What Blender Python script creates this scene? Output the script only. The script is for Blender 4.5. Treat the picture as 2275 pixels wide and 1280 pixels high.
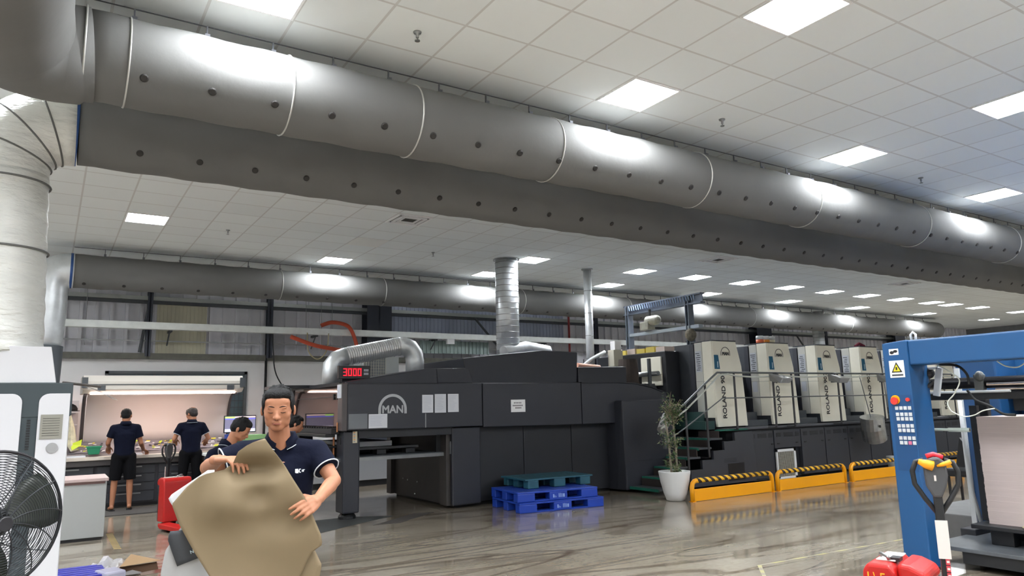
import bpy, bmesh, math, random
from mathutils import Vector, Matrix, Euler
random.seed(7)
sc=bpy.context.scene
for o in list(bpy.data.objects): bpy.data.objects.remove(o)
COL=sc.collection
R=math.radians
# ---------------- camera ----------------
cd=bpy.data.cameras.new('camera'); cam=bpy.data.objects.new('camera',cd); COL.objects.link(cam); sc.camera=cam
cd.sensor_fit='HORIZONTAL'; cd.sensor_width=36; cd.lens=1601.5/2275*36; cd.clip_start=.05; cd.clip_end=200
YAW,PIT,ROL=0.57061,0.16256,-0.023445
fw=Vector((math.sin(YAW)*math.cos(PIT),math.cos(YAW)*math.cos(PIT),math.sin(PIT)))
rt=fw.cross(Vector((0,0,1))).normalized(); up=rt.cross(fw)
c_,s_=math.cos(ROL),math.sin(ROL)
r2=rt*c_+up*s_; u2=-rt*s_+up*c_
m=Matrix((( r2.x,u2.x,-fw.x,0),(r2.y,u2.y,-fw.y,0),(r2.z,u2.z,-fw.z,1.6),(0,0,0,1)))
cam.matrix_world=m
# ---------------- world, exposure ----------------
w=bpy.data.worlds.new('world'); sc.world=w; w.use_nodes=True
w.node_tree.nodes['Background'].inputs[0].default_value=(.6,.7,.85,1); w.node_tree.nodes['Background'].inputs[1].default_value=.25
sc.view_settings.view_transform='Standard'; sc.view_settings.look='None'; sc.view_settings.gamma=1; sc.view_settings.use_curve_mapping=False
sc.view_settings.exposure=0.0
PANEL_STRENGTH=118.0
# ---------------- materials ----------------
def srgb(r,g,b): return tuple(((v/255)/12.92 if v/255<=.04045 else ((v/255+.055)/1.055)**2.4) for v in (r,g,b))+(1,)
MATS={}
def M(name,rgb,rough=.5,metal=0,noise=0,nscale=8,bump=0,bscale=40,stretch=None,alpha=1,trans=0,emit=0,coat=0,spec=.5):
    if name in MATS: return MATS[name]
    m=bpy.data.materials.new(name); m.use_nodes=True; nt=m.node_tree; b=nt.nodes['Principled BSDF']
    col=srgb(*rgb); b.inputs['Base Color'].default_value=col
    b.inputs['Roughness'].default_value=rough; b.inputs['Metallic'].default_value=metal; b.inputs['Alpha'].default_value=alpha
    b.inputs['Transmission Weight'].default_value=trans; b.inputs['Coat Weight'].default_value=coat; b.inputs['Specular IOR Level'].default_value=spec
    if emit: b.inputs['Emission Color'].default_value=col; b.inputs['Emission Strength'].default_value=emit
    if noise or bump:
        g=nt.nodes.new('ShaderNodeNewGeometry'); mp=nt.nodes.new('ShaderNodeMapping'); nt.links.new(g.outputs['Position'],mp.inputs[0])
        if stretch: mp.inputs['Scale'].default_value=stretch
    if noise:
        n=nt.nodes.new('ShaderNodeTexNoise'); n.inputs['Scale'].default_value=nscale; n.inputs['Detail'].default_value=6
        nt.links.new(mp.outputs[0],n.inputs['Vector'])
        r=nt.nodes.new('ShaderNodeValToRGB'); nt.links.new(n.outputs[0],r.inputs[0])
        r.color_ramp.elements[0].position=.3; r.color_ramp.elements[1].position=.7
        r.color_ramp.elements[0].color=tuple(c*(1-noise) for c in col[:3])+(1,); r.color_ramp.elements[1].color=tuple(min(1,c*(1+noise)) for c in col[:3])+(1,)
        nt.links.new(r.outputs[0],b.inputs['Base Color'])
    if bump:
        n=nt.nodes.new('ShaderNodeTexNoise'); n.inputs['Scale'].default_value=bscale; n.inputs['Detail'].default_value=5
        nt.links.new(mp.outputs[0],n.inputs['Vector'])
        bp=nt.nodes.new('ShaderNodeBump'); bp.inputs['Strength'].default_value=bump; bp.inputs['Distance'].default_value=.02
        nt.links.new(n.outputs[0],bp.inputs['Height']); nt.links.new(bp.outputs[0],b.inputs['Normal'])
    MATS[name]=m; return m
def mathn(nt,op,a,b=None,c=None):
    n=nt.nodes.new('ShaderNodeMath'); n.operation=op
    for i,v in enumerate((a,b,c)):
        if v is None: continue
        if isinstance(v,(int,float)): n.inputs[i].default_value=v
        else: nt.links.new(v,n.inputs[i])
    return n.outputs[0]
def mat_ceiling():
    m=bpy.data.materials.new('ceiling_tiles'); m.use_nodes=True; nt=m.node_tree; b=nt.nodes['Principled BSDF']
    g=nt.nodes.new('ShaderNodeNewGeometry'); s=nt.nodes.new('ShaderNodeSeparateXYZ'); nt.links.new(g.outputs['Position'],s.inputs[0])
    def line(o,off):
        q=mathn(nt,'ADD',o,60-off); q=mathn(nt,'MODULO',q,.6); q=mathn(nt,'SUBTRACT',q,.3); q=mathn(nt,'ABSOLUTE',q); return mathn(nt,'GREATER_THAN',q,.289)
    lx=line(s.outputs[0],.21); ly=line(s.outputs[1],.456); l=mathn(nt,'MAXIMUM',lx,ly)
    # per-tile tone
    v=nt.nodes.new('ShaderNodeCombineXYZ')
    nt.links.new(mathn(nt,'FLOOR',mathn(nt,'DIVIDE',mathn(nt,'ADD',s.outputs[0],59.79),.6)),v.inputs[0]); nt.links.new(mathn(nt,'FLOOR',mathn(nt,'DIVIDE',mathn(nt,'ADD',s.outputs[1],59.544),.6)),v.inputs[1])
    wn=nt.nodes.new('ShaderNodeTexWhiteNoise'); nt.links.new(v.outputs[0],wn.inputs['Vector'])
    r=nt.nodes.new('ShaderNodeValToRGB'); nt.links.new(wn.outputs[0],r.inputs[0]); r.color_ramp.elements[0].color=srgb(232,237,237); r.color_ramp.elements[1].color=srgb(238,243,243)
    mx=nt.nodes.new('ShaderNodeMix'); mx.data_type='RGBA'; nt.links.new(l,mx.inputs[0]); nt.links.new(r.outputs[0],mx.inputs[6]); mx.inputs[7].default_value=srgb(211,212,210)
    nt.links.new(mx.outputs[2],b.inputs['Base Color']); b.inputs['Roughness'].default_value=.85
    return m
def mat_floor():
    m=bpy.data.materials.new('polished_concrete'); m.use_nodes=True; nt=m.node_tree; b=nt.nodes['Principled BSDF']
    g=nt.nodes.new('ShaderNodeNewGeometry')
    def noise(scale,detail,st,rot=0,dist=0):
        mp=nt.nodes.new('ShaderNodeMapping'); nt.links.new(g.outputs['Position'],mp.inputs[0]); mp.inputs['Scale'].default_value=st; mp.inputs['Rotation'].default_value=(0,0,rot)
        n=nt.nodes.new('ShaderNodeTexNoise'); n.inputs['Scale'].default_value=scale; n.inputs['Detail'].default_value=detail; n.inputs['Distortion'].default_value=dist
        nt.links.new(mp.outputs[0],n.inputs['Vector']); return n.outputs[0]
    def ramp(v,p0,c0,p1,c1):
        r=nt.nodes.new('ShaderNodeValToRGB'); nt.links.new(v,r.inputs[0]); e=r.color_ramp.elements; e[0].position=p0; e[1].position=p1; e[0].color=c0; e[1].color=c1; return r.outputs[0]
    base=ramp(noise(.6,8,(1,1,1)),.3,srgb(122,113,99),.7,srgb(156,149,136))
    def mul(a,bb):
        mx=nt.nodes.new('ShaderNodeMix'); mx.data_type='RGBA'; mx.blend_type='MULTIPLY'; mx.inputs[0].default_value=1; nt.links.new(a,mx.inputs[6]); nt.links.new(bb,mx.inputs[7]); return mx.outputs[2]
    W=(1,1,1,1)
    def contour(scale,st,rot,dist,level,wid,dark):
        n=noise(scale,1.5,st,rot,dist); return ramp(mathn(nt,'ABSOLUTE',mathn(nt,'SUBTRACT',n,level)),wid*.35,dark,wid,W)
    s1=contour(.8,(.13,1,1),.18,.5,.5,.010,(.56,.51,.46,1))
    s2=contour(.9,(.16,1,1),.45,.4,.47,.007,(.62,.57,.53,1))
    s3=contour(.8,(.15,1,1),-.12,.5,.53,.008,(.62,.57,.53,1))
    s4=ramp(noise(1.6,6,(.22,1.6,1),.2,1.2),.33,(.70,.65,.60,1),.47,W)
    s5=contour(1.3,(.12,1,1),.3,.4,.5,.012,(.66,.61,.57,1))
    fine=ramp(noise(14,6,(1,1.6,1),.2),.35,(.90,.89,.87,1),.6,W)
    c=mul(mul(mul(mul(mul(mul(base,s1),s2),s3),s4),s5),fine)
    nt.links.new(c,b.inputs['Base Color'])
    rr=ramp(noise(.8,3,(1,1,1)),.3,(.07,.07,.07,1),.75,(.20,.20,.20,1)); nt.links.new(rr,b.inputs['Roughness'])
    b.inputs['Specular IOR Level'].default_value=.75
    return m
def stripes(name,c1,c2,per,axis=(1,0,0.6),rough=.4):
    m=bpy.data.materials.new(name); m.use_nodes=True; nt=m.node_tree; b=nt.nodes['Principled BSDF']
    t=nt.nodes.new('ShaderNodeTexCoord'); d=nt.nodes.new('ShaderNodeVectorMath'); d.operation='DOT_PRODUCT'; nt.links.new(t.outputs['Object'],d.inputs[0]); d.inputs[1].default_value=axis
    q=mathn(nt,'ADD',d.outputs['Value'],50*per); q=mathn(nt,'MODULO',q,per); q=mathn(nt,'GREATER_THAN',q,per*.5)
    mx=nt.nodes.new('ShaderNodeMix'); mx.data_type='RGBA'; nt.links.new(q,mx.inputs[0]); mx.inputs[6].default_value=srgb(*c1); mx.inputs[7].default_value=srgb(*c2)
    nt.links.new(mx.outputs[2],b.inputs['Base Color']); b.inputs['Roughness'].default_value=rough
    return m
def mat_lamp():
    # LED panel: side falloff added to soften hot spots on the ducts
    m=bpy.data.materials.new('panel_diffuser'); m.use_nodes=True; nt=m.node_tree; b=nt.nodes['Principled BSDF']
    g=nt.nodes.new('ShaderNodeNewGeometry'); d=nt.nodes.new('ShaderNodeVectorMath'); d.operation='DOT_PRODUCT'; nt.links.new(g.outputs['Normal'],d.inputs[0]); nt.links.new(g.outputs['Incoming'],d.inputs[1])
    q=mathn(nt,'POWER',mathn(nt,'ABSOLUTE',d.outputs['Value']),.7); q=mathn(nt,'MULTIPLY',q,PANEL_STRENGTH)
    nt.links.new(q,b.inputs['Emission Strength']); b.inputs['Emission Color'].default_value=srgb(246,250,255); return m
foil=M('duct_fabric',(106,106,104),.85,.0,noise=.05,nscale=2,bump=.12,bscale=9)
foilw=M('wrinkled_foil',(224,225,220),.4,.25,noise=.05,nscale=4,bump=1.0,bscale=8,stretch=(1,1,3.2))
galv=M('galvanised',(222,226,228),.38,.6,noise=.12,nscale=5,bump=.15,bscale=14)
black=M('black_metal',(28,29,31),.45); blackr=M('black_rubber',(22,22,23),.8)
char=M('charcoal_paint',(44,46,53),.42,noise=.08,nscale=1.5,spec=.5); chard=M('charcoal_dark',(33,35,40),.5,noise=.1,nscale=1.5)
beige=M('press_beige',(244,240,222),.4,noise=.03,nscale=3); white=M('white_paint',(242,242,242),.45); wallw=M('wall_white',(240,240,240),.8,noise=.04,nscale=1.2)
paper=M('white_paper',(214,216,222),.7); greyp=M('grey_paint',(150,153,156),.5,noise=.06); dgrey=M('dark_grey_steel',(74,78,82),.5,noise=.12,nscale=4)
steel=M('brushed_steel',(150,152,152),.3,.85,noise=.08,nscale=10); corr=M('corrugated_grey',(222,222,228),.6,.0,noise=.08,nscale=1.3,stretch=(1,1,.3))
yellow=M('barrier_yellow',(246,166,6),.35); blue=M('pallet_blue',(26,64,168),.45,noise=.08,nscale=6); teal=M('pallet_teal',(38,88,104),.5,noise=.15,nscale=8)
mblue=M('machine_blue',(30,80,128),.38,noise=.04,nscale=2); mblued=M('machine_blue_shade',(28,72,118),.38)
red=M('jack_red',(176,24,20),.35); orange=M('orange_hose',(196,80,50),.5); green=M('step_green',(28,104,88),.6,noise=.12,nscale=12)
skin=M('skin',(164,112,84),.5,noise=.05,nscale=14,spec=.35); navy=M('navy_cloth',(11,15,32),.9,noise=.1,nscale=20,bump=.25,bscale=22,spec=.15); blackc=M('black_cloth',(12,12,15),.9,bump=.15,bscale=18,spec=.15); hair=M('black_hair',(8,8,9),.6,bump=.5,bscale=160,spec=.25)
kraft=M('kraft_paper',(120,104,78),.75,noise=.03,nscale=2); pinkb=M('booth_white',(240,224,218),.6); blackp=M('logo_black',(26,26,28),.5)
amber=M('amber_plastic',(240,160,20),.4); lampm=mat_lamp(); stone=M('printed_grey',(120,116,124),.6,noise=.5,nscale=14)
# ---------------- mesh builder ----------------
def gloc(o):
    v=Vector((0,0,0))
    while o: v+=o.location; o=o.parent
    return v
class MB:
    def __init__(s): s.v=[]; s.f=[]
    def add(s,vs,fs):
        n=len(s.v); s.v+= [Vector(v) for v in vs]; s.f+=[tuple(i+n for i in f) for f in fs]; return s
    def box(s,a,b,rot=None,piv=None):
        x0,y0,z0=a; x1,y1,z1=b
        vs=[(x0,y0,z0),(x1,y0,z0),(x1,y1,z0),(x0,y1,z0),(x0,y0,z1),(x1,y0,z1),(x1,y1,z1),(x0,y1,z1)]
        if rot:
            p=Vector(piv) if piv else (Vector(a)+Vector(b))/2; E=Euler(rot).to_matrix(); vs=[p+E@(Vector(v)-p) for v in vs]
        return s.add(vs,[(0,3,2,1),(4,5,6,7),(0,1,5,4),(1,2,6,5),(2,3,7,6),(3,0,4,7)])
    def cbox(s,c,d,rot=None):
        c=Vector(c); d=Vector(d)/2; return s.box(c-d,c+d,rot)
    def prism(s,poly,a,b,axis='y'):
        def P(p,t): return {'y':(p[0],t,p[1]),'x':(t,p[0],p[1]),'z':(p[0],p[1],t)}[axis]
        n=len(poly); vs=[P(p,a) for p in poly]+[P(p,b) for p in poly]
        fs=[tuple(range(n)),tuple(range(2*n-1,n-1,-1))]+[(i,i+n,(i+1)%n+n,(i+1)%n) for i in range(n)]
        return s.add(vs,fs)
    def tube(s,pts,r,n=12,caps=True,closed=False):
        pts=[Vector(p) for p in pts]; N=len(pts); rr=r if isinstance(r,(list,tuple)) else [r]*N
        base=len(s.v); prev=None
        for i,p in enumerate(pts):
            if closed: t=(pts[(i+1)%N]-pts[i-1])
            else: t=(pts[min(i+1,N-1)]-pts[max(i-1,0)])
            t.normalize()
            if prev is None:
                a=Vector((0,0,1)) if abs(t.z)<.9 else Vector((1,0,0)); u=t.cross(a).normalized()
            else:
                u=prev-t*prev.dot(t); u.normalize()
            prev=u; v=t.cross(u)
            for k in range(n):
                an=2*math.pi*k/n; s.v.append(p+(u*math.cos(an)+v*math.sin(an))*rr[i])
        for i in range(N if closed else N-1):
            j=(i+1)%N
            for k in range(n):
                k2=(k+1)%n; s.f.append((base+i*n+k,base+i*n+k2,base+j*n+k2,base+j*n+k))
        if caps and not closed:
            s.f.append(tuple(base+k for k in range(n-1,-1,-1))); s.f.append(tuple(base+(N-1)*n+k for k in range(n)))
        return s
    def cyl(s,a,b,r,r1=None,n=20): return s.tube([a,b],[r,r if r1 is None else r1],n)
    def lathe(s,prof,c=(0,0,0),n=28,axis='z'):
        base=len(s.v); c=Vector(c)
        for r,h in prof:
            for k in range(n):
                a=2*math.pi*k/n; x,y=r*math.cos(a),r*math.sin(a)
                s.v.append(c+Vector({'z':(x,y,h),'y':(x,h,y),'x':(h,x,y)}[axis]))
        for i in range(len(prof)-1):
            for k in range(n):
                k2=(k+1)%n; s.f.append((base+i*n+k,base+i*n+k2,base+(i+1)*n+k2,base+(i+1)*n+k))
        s.f.append(tuple(base+k for k in range(n-1,-1,-1))); s.f.append(tuple(base+(len(prof)-1)*n+k for k in range(n)))
        return s
    def ell(s,c,r,rot=None,n=14):
        c=Vector(c); E=Euler(rot).to_matrix() if rot else Matrix.Identity(3); base=len(s.v); m=n//2+2
        r=(r,r,r) if isinstance(r,(int,float)) else r
        for i in range(1,m):
            ph=math.pi*i/m
            for k in range(n):
                a=2*math.pi*k/n; s.v.append(c+E@Vector((r[0]*math.sin(ph)*math.cos(a),r[1]*math.sin(ph)*math.sin(a),r[2]*math.cos(ph))))
        for i in range(m-2):
            for k in range(n):
                k2=(k+1)%n; s.f.append((base+i*n+k,base+(i+1)*n+k,base+(i+1)*n+k2,base+i*n+k2))
        t=len(s.v); s.v.append(c+E@Vector((0,0,r[2]))); b=len(s.v); s.v.append(c+E@Vector((0,0,-r[2])))
        for k in range(n):
            k2=(k+1)%n; s.f.append((t,base+k,base+k2)); s.f.append((b,base+(m-2)*n+k2,base+(m-2)*n+k))
        return s
    def limb(s,pts,rr,n=12):
        s.tube(pts,rr,n)
        for p,r in zip(pts,rr): s.ell(p,r,n=n)
        return s
    def build(s,name,mat,parent=None,smooth=False,bevel=0,local=False,solid=0,seg=2,auto=False):
        me=bpy.data.meshes.new(name); off=Vector((0,0,0)) if (local or not parent) else gloc(parent)
        me.from_pydata([v-off for v in s.v],[],s.f); me.materials.append(mat)
        bm=bmesh.new(); bm.from_mesh(me); bmesh.ops.recalc_face_normals(bm,faces=bm.faces); bm.to_mesh(me); bm.free()
        o=bpy.data.objects.new(name,me); COL.objects.link(o)
        if parent: o.parent=parent
        if smooth:
            for p in me.polygons: p.use_smooth=len(p.vertices)<=4
        if solid: md=o.modifiers.new('solid','SOLIDIFY'); md.thickness=solid
        if bevel: md=o.modifiers.new('bevel','BEVEL'); md.width=bevel; md.segments=seg; md.limit_method='ANGLE'; md.harden_normals=False
        return o
    def blob(s,name,mat,parent=None,voxel=.006,smooth_it=4,local=False):
        o=s.build(name+'_tmp',mat,None); md=o.modifiers.new('r','REMESH'); md.mode='VOXEL'; md.voxel_size=voxel; md.use_smooth_shade=True
        if smooth_it: sm=o.modifiers.new('s','SMOOTH'); sm.iterations=smooth_it; sm.factor=.5
        dg=bpy.context.evaluated_depsgraph_get(); dg.update(); me=bpy.data.meshes.new_from_object(o.evaluated_get(dg)); me.name=name
        bpy.data.objects.remove(o)
        if parent and not local:
            me.transform(Matrix.Translation(-gloc(parent)))
        if not me.materials: me.materials.append(mat)
        for p in me.polygons: p.use_smooth=True
        q=bpy.data.objects.new(name,me); COL.objects.link(q)
        if parent: q.parent=parent
        return q
def tag(o,label,cat,group=None,kind=None):
    o['label']=label; o['category']=cat
    if group: o['group']=group
    if kind: o['kind']=kind
    return o
def thing(name,label,cat,loc,rotz=0,group=None):
    o=bpy.data.objects.new(name,None); COL.objects.link(o); o.location=loc; o.rotation_euler=(0,0,rotz); o.empty_display_size=.1
    return tag(o,label,cat,group)
def struct(o): o['kind']='structure'; return o
def copy_tree(o,parent=None):
    c=o.copy(); COL.objects.link(c)
    if parent: c.parent=parent
    for ch in list(o.children): copy_tree(ch,c)
    return c
def text(s,size,loc,rot,mat,parent,name='lettering',ext=.002,align='CENTER',sx=1,bold=0,local=False):
    cu=bpy.data.curves.new(name,'FONT'); cu.body=s; cu.size=size; cu.extrude=ext; cu.align_x=align; cu.align_y='CENTER'
    o=bpy.data.objects.new(name,cu); COL.objects.link(o); dg=bpy.context.evaluated_depsgraph_get(); me=bpy.data.meshes.new_from_object(o.evaluated_get(dg)); bpy.data.objects.remove(o)
    if bold:   # heavier strokes: the letters widened by slightly shifted copies inside the same mesh
        vs=[v.co.copy() for v in me.vertices]; fs=[tuple(p.vertices) for p in me.polygons]; V=[];F=[]
        for k,(dx,dy) in enumerate(((-bold,0),(bold,0),(0,-bold),(0,bold),(0,0))):
            n=len(V); V+=[(v.x+dx,v.y+dy,v.z+k*.0002) for v in vs]; F+=[tuple(i+n for i in f) for f in fs]
        me=bpy.data.meshes.new(name); me.from_pydata(V,[],F)
    q=bpy.data.objects.new(name,me); COL.objects.link(q); me.materials.clear(); me.materials.append(mat)
    off=gloc(parent) if (parent and not local) else Vector((0,0,0))
    me.transform(Matrix.Translation(Vector(loc)-off)@Euler(rot).to_matrix().to_4x4()@Matrix.Diagonal((sx,1,1,1)))
    if parent: q.parent=parent
    return q
def arc_logo(cx,y,z0,r,th,mat,parent,name='logo',word='MAN'):
    mb=MB(); n=24; z0b=z0-r*.0
    for i in range(n):
        a0=math.pi*i/n; a1=math.pi*(i+1)/n
        q=[(cx+R_*math.cos(a),z0+R_*math.sin(a)) for R_,a in ((r,a0),(r,a1),(r-th,a1),(r-th,a0))]
        mb.prism(q,y-.003,y)
    mb.box((cx-r,y-.003,z0-r*.28),(cx-r+th,y,z0)); mb.box((cx+r-th,y-.003,z0-r*.28),(cx+r,y,z0))
    o=mb.build(name,mat,parent)
    text(word,r*.70,(cx,y-.004,z0-r*.02),(R(90),0,0),mat,parent,'lettering',sx=.92 if r<.2 else .98,bold=r*.022)
    return o
FR=(R(90),0,0)   # text facing -Y
FX=(R(90),0,R(-90)) # text facing -X
# ================= SETTING =================
cm=mat_ceiling()
struct(MB().box((-6,-7,4.6),(35.6,16.7,4.75)).build('ceiling',cm))
struct(MB().box((-6,-7,-.12),(35.6,16.7,0)).build('floor',mat_floor()))
struct(MB().box((-6.15,-7,0),(-6,16.7,4.6)).build('wall_left',wallw))
struct(MB().box((35.5,-7,0),(35.65,16.7,4.6)).build('wall_right',M('far_wall',(120,122,126),.7,noise=.1)))
struct(MB().box((-6,-7.15,0),(35.6,-7,4.6)).build('wall_front',wallw))
# back wall: lower white wall with a window opening, upper corrugated sheet
mb=MB()
mb.box((-6,16.5,0),(.93,16.7,2.77)); mb.box((3.64,16.5,0),(10.2,16.7,2.77)); mb.box((.93,16.5,2.48),(3.64,16.7,2.77)); mb.box((.93,16.5,0),(3.64,16.7,1.1))
struct(mb.build('wall_back',wallw))
def corrug(x0,x1,z0,z1,y,pitch,depth,top=.35,ridge=.2):
    mb=MB(); x=x0; pts=[]
    while x<x1:
        pts+=[(x,y),(x+pitch*(1-ridge-.06),y),(x+pitch*(1-ridge-.05),y-depth),(x+pitch*.97,y-depth),(x+pitch*.98,y)]; x+=pitch
    pts.append((x,y)); n=len(pts)
    mb.add([(p[0],p[1],z0) for p in pts]+[(p[0],p[1],z1) for p in pts],[(i,i+1,i+1+n,i+n) for i in range(n-1)])
    return mb
struct(corrug(-6,35.4,2.77,4.6,16.66,.27,.06,ridge=.16).build('wall_back',corr,solid=.01))
struct(corrug(10.2,35.4,0,2.9,16.68,.27,.05).build('wall_back',M('corrugated_lower',(92,94,98),.55,.3,noise=.15,nscale=2),solid=.01))
struct(MB().box((10.1,16.45,0),(10.25,16.7,2.77)).build('trim_1',dgrey))
s=corrug(1.81,2.75,2.8,4.02,16.58,.075,.012,ridge=.25).build('corrugated_panel',M('sheet_ochre',(196,192,170),.4,.1,noise=.1,nscale=3,stretch=(1,1,.2)),solid=.006); tag(s,'ochre-tinted finely ribbed sheet patched on the corrugated wall above the light booth','panel')
s=corrug(7.05,12.3,3.45,4.3,16.56,.11,.016,ridge=.25).build('corrugated_panel',M('sheet_blue',(176,184,204),.35,.1,noise=.1,nscale=3,stretch=(1,1,.2)),solid=.006); tag(s,'long bluish finely ribbed sheet on the wall above the cable tray behind the fat chimney','panel')
s=corrug(7.7,9.6,2.95,3.27,16.3,.11,.02,ridge=.25).build('corrugated_panel',M('sheet_green',(150,166,162),.35,.3,noise=.1,nscale=3),solid=.006); tag(s,'pale green short ribbed sheet under the cable tray behind the silver elbow pipe','panel')
struct(MB().box((-6,16.38,2.72),(10.2,16.52,2.84)).build('trim_2',M('girt_brown',(104,104,96),.6,.2,noise=.15)))
struct(MB().box((-6,16.36,3.93),(35.4,16.5,4.01)).build('trim_3',M('girt_light',(168,172,168),.4,.4)))
struct(MB().box((-6,16.42,3.86),(35.4,16.46,3.93)).build('trim_3',dgrey))
struct(MB().box((-6,16.4,3.08),(14,16.43,3.105)).build('trim_4',steel))
n=5
for x,wd in ((1.6,.1),(4.0,.12),(6.25,.62),(13.3,.12),(20.2,.75),(24.3,.12),(28.6,.7)):
    mb=MB(); y0=16.1 if wd>.3 else 16.3
    mb.box((x,y0,2.77 if x<6.2 else 0),(x+wd,y0+.02,4.6)); mb.box((x,16.44,2.77 if x<6.2 else 0),(x+wd,16.46,4.6)); mb.box((x+wd/2-.01,y0,2.77 if x<6.2 else 0),(x+wd/2+.01,16.46,4.6))
    struct(mb.build('trim_%d'%n,M('column_blue_grey',(64,68,78),.5,.2))); n+=1
for x0,x1 in ((1.64,1.5),(9.3,10.3),(17.4,16.5),(22.6,23.6)):
    struct(MB().cyl((x0,16.33,3.9),(x1,16.33,2.85),.03,n=8).build('trim_%d'%n,dgrey)); n+=1
# window behind the booth
mb=MB(); x0,x1,z0,z1=.93,3.64,1.1,2.48
for a,b in (((x0,16.44,z0),(x0+.06,16.6,z1)),((x1-.06,16.44,z0),(x1,16.6,z1)),((x0,16.44,z1-.06),(x1,16.6,z1)),((x0,16.44,z0),(x1,16.6,z0+.06)),((3.1,16.46,z0),(3.14,16.58,z1)),((1.8,16.46,z0),(1.84,16.58,z1))): mb.box(a,b)
wf=struct(mb.build('window_1',M('window_frame',(88,94,98),.5)))
MB().box((x0,16.52,z0),(x1,16.53,z1)).build('pane',M('window_glass',(96,118,128),.15,0,noise=.15,nscale=3),wf)
mb=MB()
for i in range(9): mb.box((3.14,16.47,1.15+i*.14),(x1-.06,16.48,1.16+i*.14))
for i in range(5): mb.box((3.16+i*.08,16.47,1.3),(3.165+i*.08,16.48,2.4))
mb.build('grille',dgrey,wf)
# cable tray
t=thing('cable_tray','long white steel cable tray running along the back wall above the booth','cable tray',(0,15.9,3.28))
MB().box((-3,15.86,3.28),(33,16.02,3.42)).build('channel',M('tray_white',(236,240,236),.4,.2,noise=.05),t,bevel=.004)
for x in (-1,2,5,8,11.3,14,17,20,23,26,29): 
    mb=MB(); mb.box((x,16.0,3.25),(x+.05,16.4,3.3)); mb.cyl((x,16.0,3.28),(x,16.35,3.0),.015,n=6); mb.build('bracket',dgrey,t)
mb=MB()
for i in range(5):
    xx=(.75,3.95,6.9,2.4,9.9)[i]
    for k in range(4): mb.cyl((xx+k*.04,15.855,3.35),(xx+k*.04+.012,15.855,3.35),.012,n=8)
# conduit
s=MB().tube([(4.02,16.4,3.2),(4.02,16.4,1.2),(4.02,16.42,.1)],.028,8).build('conduit',black,smooth=True); tag(s,'thin black conduit running down the white wall right of the light booth','conduit')
# thin grey ducts/cables
def cable(name,pts,r,mat,label,cat='cable',group=None,sub=6):
    P=[Vector(p) for p in pts]; out=[]
    for i in range(len(P)-1):
        a=P[max(i-1,0)];b=P[i];c=P[i+1];d=P[min(i+2,len(P)-1)]
        for k in range(sub):
            t=k/sub; out.append(.5*((2*b)+(c-a)*t+(2*a-5*b+4*c-d)*t*t+(3*b-a-3*c+d)*t**3))
    out.append(P[-1]); o=MB().tube(out,r,8).build(name,mat,smooth=True); return tag(o,label,cat,group)
cable('power_cable',[(4.1,16.2,3.3),(4.12,16.2,2.9),(4.2,16.2,2.4),(4.6,16.35,1.8),(4.9,16.45,1.0),(4.95,16.45,.01)],.014,black,'thin black cable curving down the wall beside the conduit')
cable('hose',[(4.35,15.7,3.2),(4.9,15.7,3.02),(5.5,15.7,2.92),(6.1,15.7,2.78),(6.3,15.7,2.72)],.045,orange,'orange hose sagging below the cable tray','hose')
cable('hose',[(5.05,15.8,3.48),(5.3,15.8,3.56),(5.6,15.8,3.52),(5.75,15.8,3.4),(5.85,15.75,3.1),(5.9,15.7,2.8)],.045,orange,'orange hose arching over the top of the cable tray','hose')
for i,x in enumerate((.5,4.75,5.1,5.35)):
    cable('hanging_wire',[(x,16.0,4.55),(x+.02,16.0,3.5),(x+.03,16.0,2.95)],.006,steel,['thin hanging wire at the left end of the cable tray','leftmost of the thin wires above the drooping orange hose','middle one of the thin wires above the drooping orange hose','rightmost of the thin wires above the drooping orange hose'][i],'wire')
cable('cable_loop',[(4.72,15.72,3.3),(4.75,15.72,2.9),(4.95,15.72,2.72),(5.15,15.72,2.9),(5.2,15.72,3.3)],.012,M('pale_cable',(190,180,140),.5),'pale looped cable hanging under the tray by the orange hose')
# ================= CEILING LIGHTS =================
def cell(i,j): return (.51+.6*i,.756+.6*j)
def make_panel():
    t=thing('ceiling_light','','ceiling light',(0,0,4.6),0,'square ceiling panels')
    mb=MB()
    for a,b in (((-.295,-.295,-.012),(.295,-.275,0)),((-.295,.275,-.012),(.295,.295,0)),((-.295,-.275,-.012),(-.275,.275,0)),((.275,-.275,-.012),(.295,.275,0))): mb.box(a,b)
    mb.build('frame',white,t,local=True)
    MB().box((-.275,-.275,-.008),(.275,.275,-.002)).build('diffuser',lampm,t,local=True)
    return t
rows=[(4,[-5,1,7,13,19,25,31,37,43,49,55],'second'),(7,[-5,1,7,13,19,25,31,37,43,49,55],'third'),(19,[-5,1,13,18,21,24,27,30,33,36,39,41,44,49,55],'fourth'),(22,[-5,7,13,19,25,31,37,44,52],'last'),(1,[-5,1,7,13,19,25,31],''),(-2,[-5,1,7,13,19,25,31],''),(-5,[-5,1,7,13,19,25,31],''),(-8,[-5,1,7,13,19,25],''),(11,[-5,-2],''),(15,[-5,-2],'')]  # rows without an ordinal and leftmost far-row panels: unseen, added as fill light
proto=make_panel(); first=True
descr={7:'of the row beside the fat duct',4:'of the row nearest the viewer',19:'of the long row behind both ducts',22:'of the short row by the rear duct',1:'of the added unseen row above the viewer',-2:'of the first added row behind the viewer',-5:'of the second added row behind the viewer',-8:'of the rearmost added row behind the viewer',11:'of the added unseen left pair between ducts',15:'of the added left pair before the booth'}
ords=['first','second','third','fourth','fifth','sixth','seventh','eighth','ninth','tenth','eleventh','twelfth','thirteenth','fourteenth','fifteenth']
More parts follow.
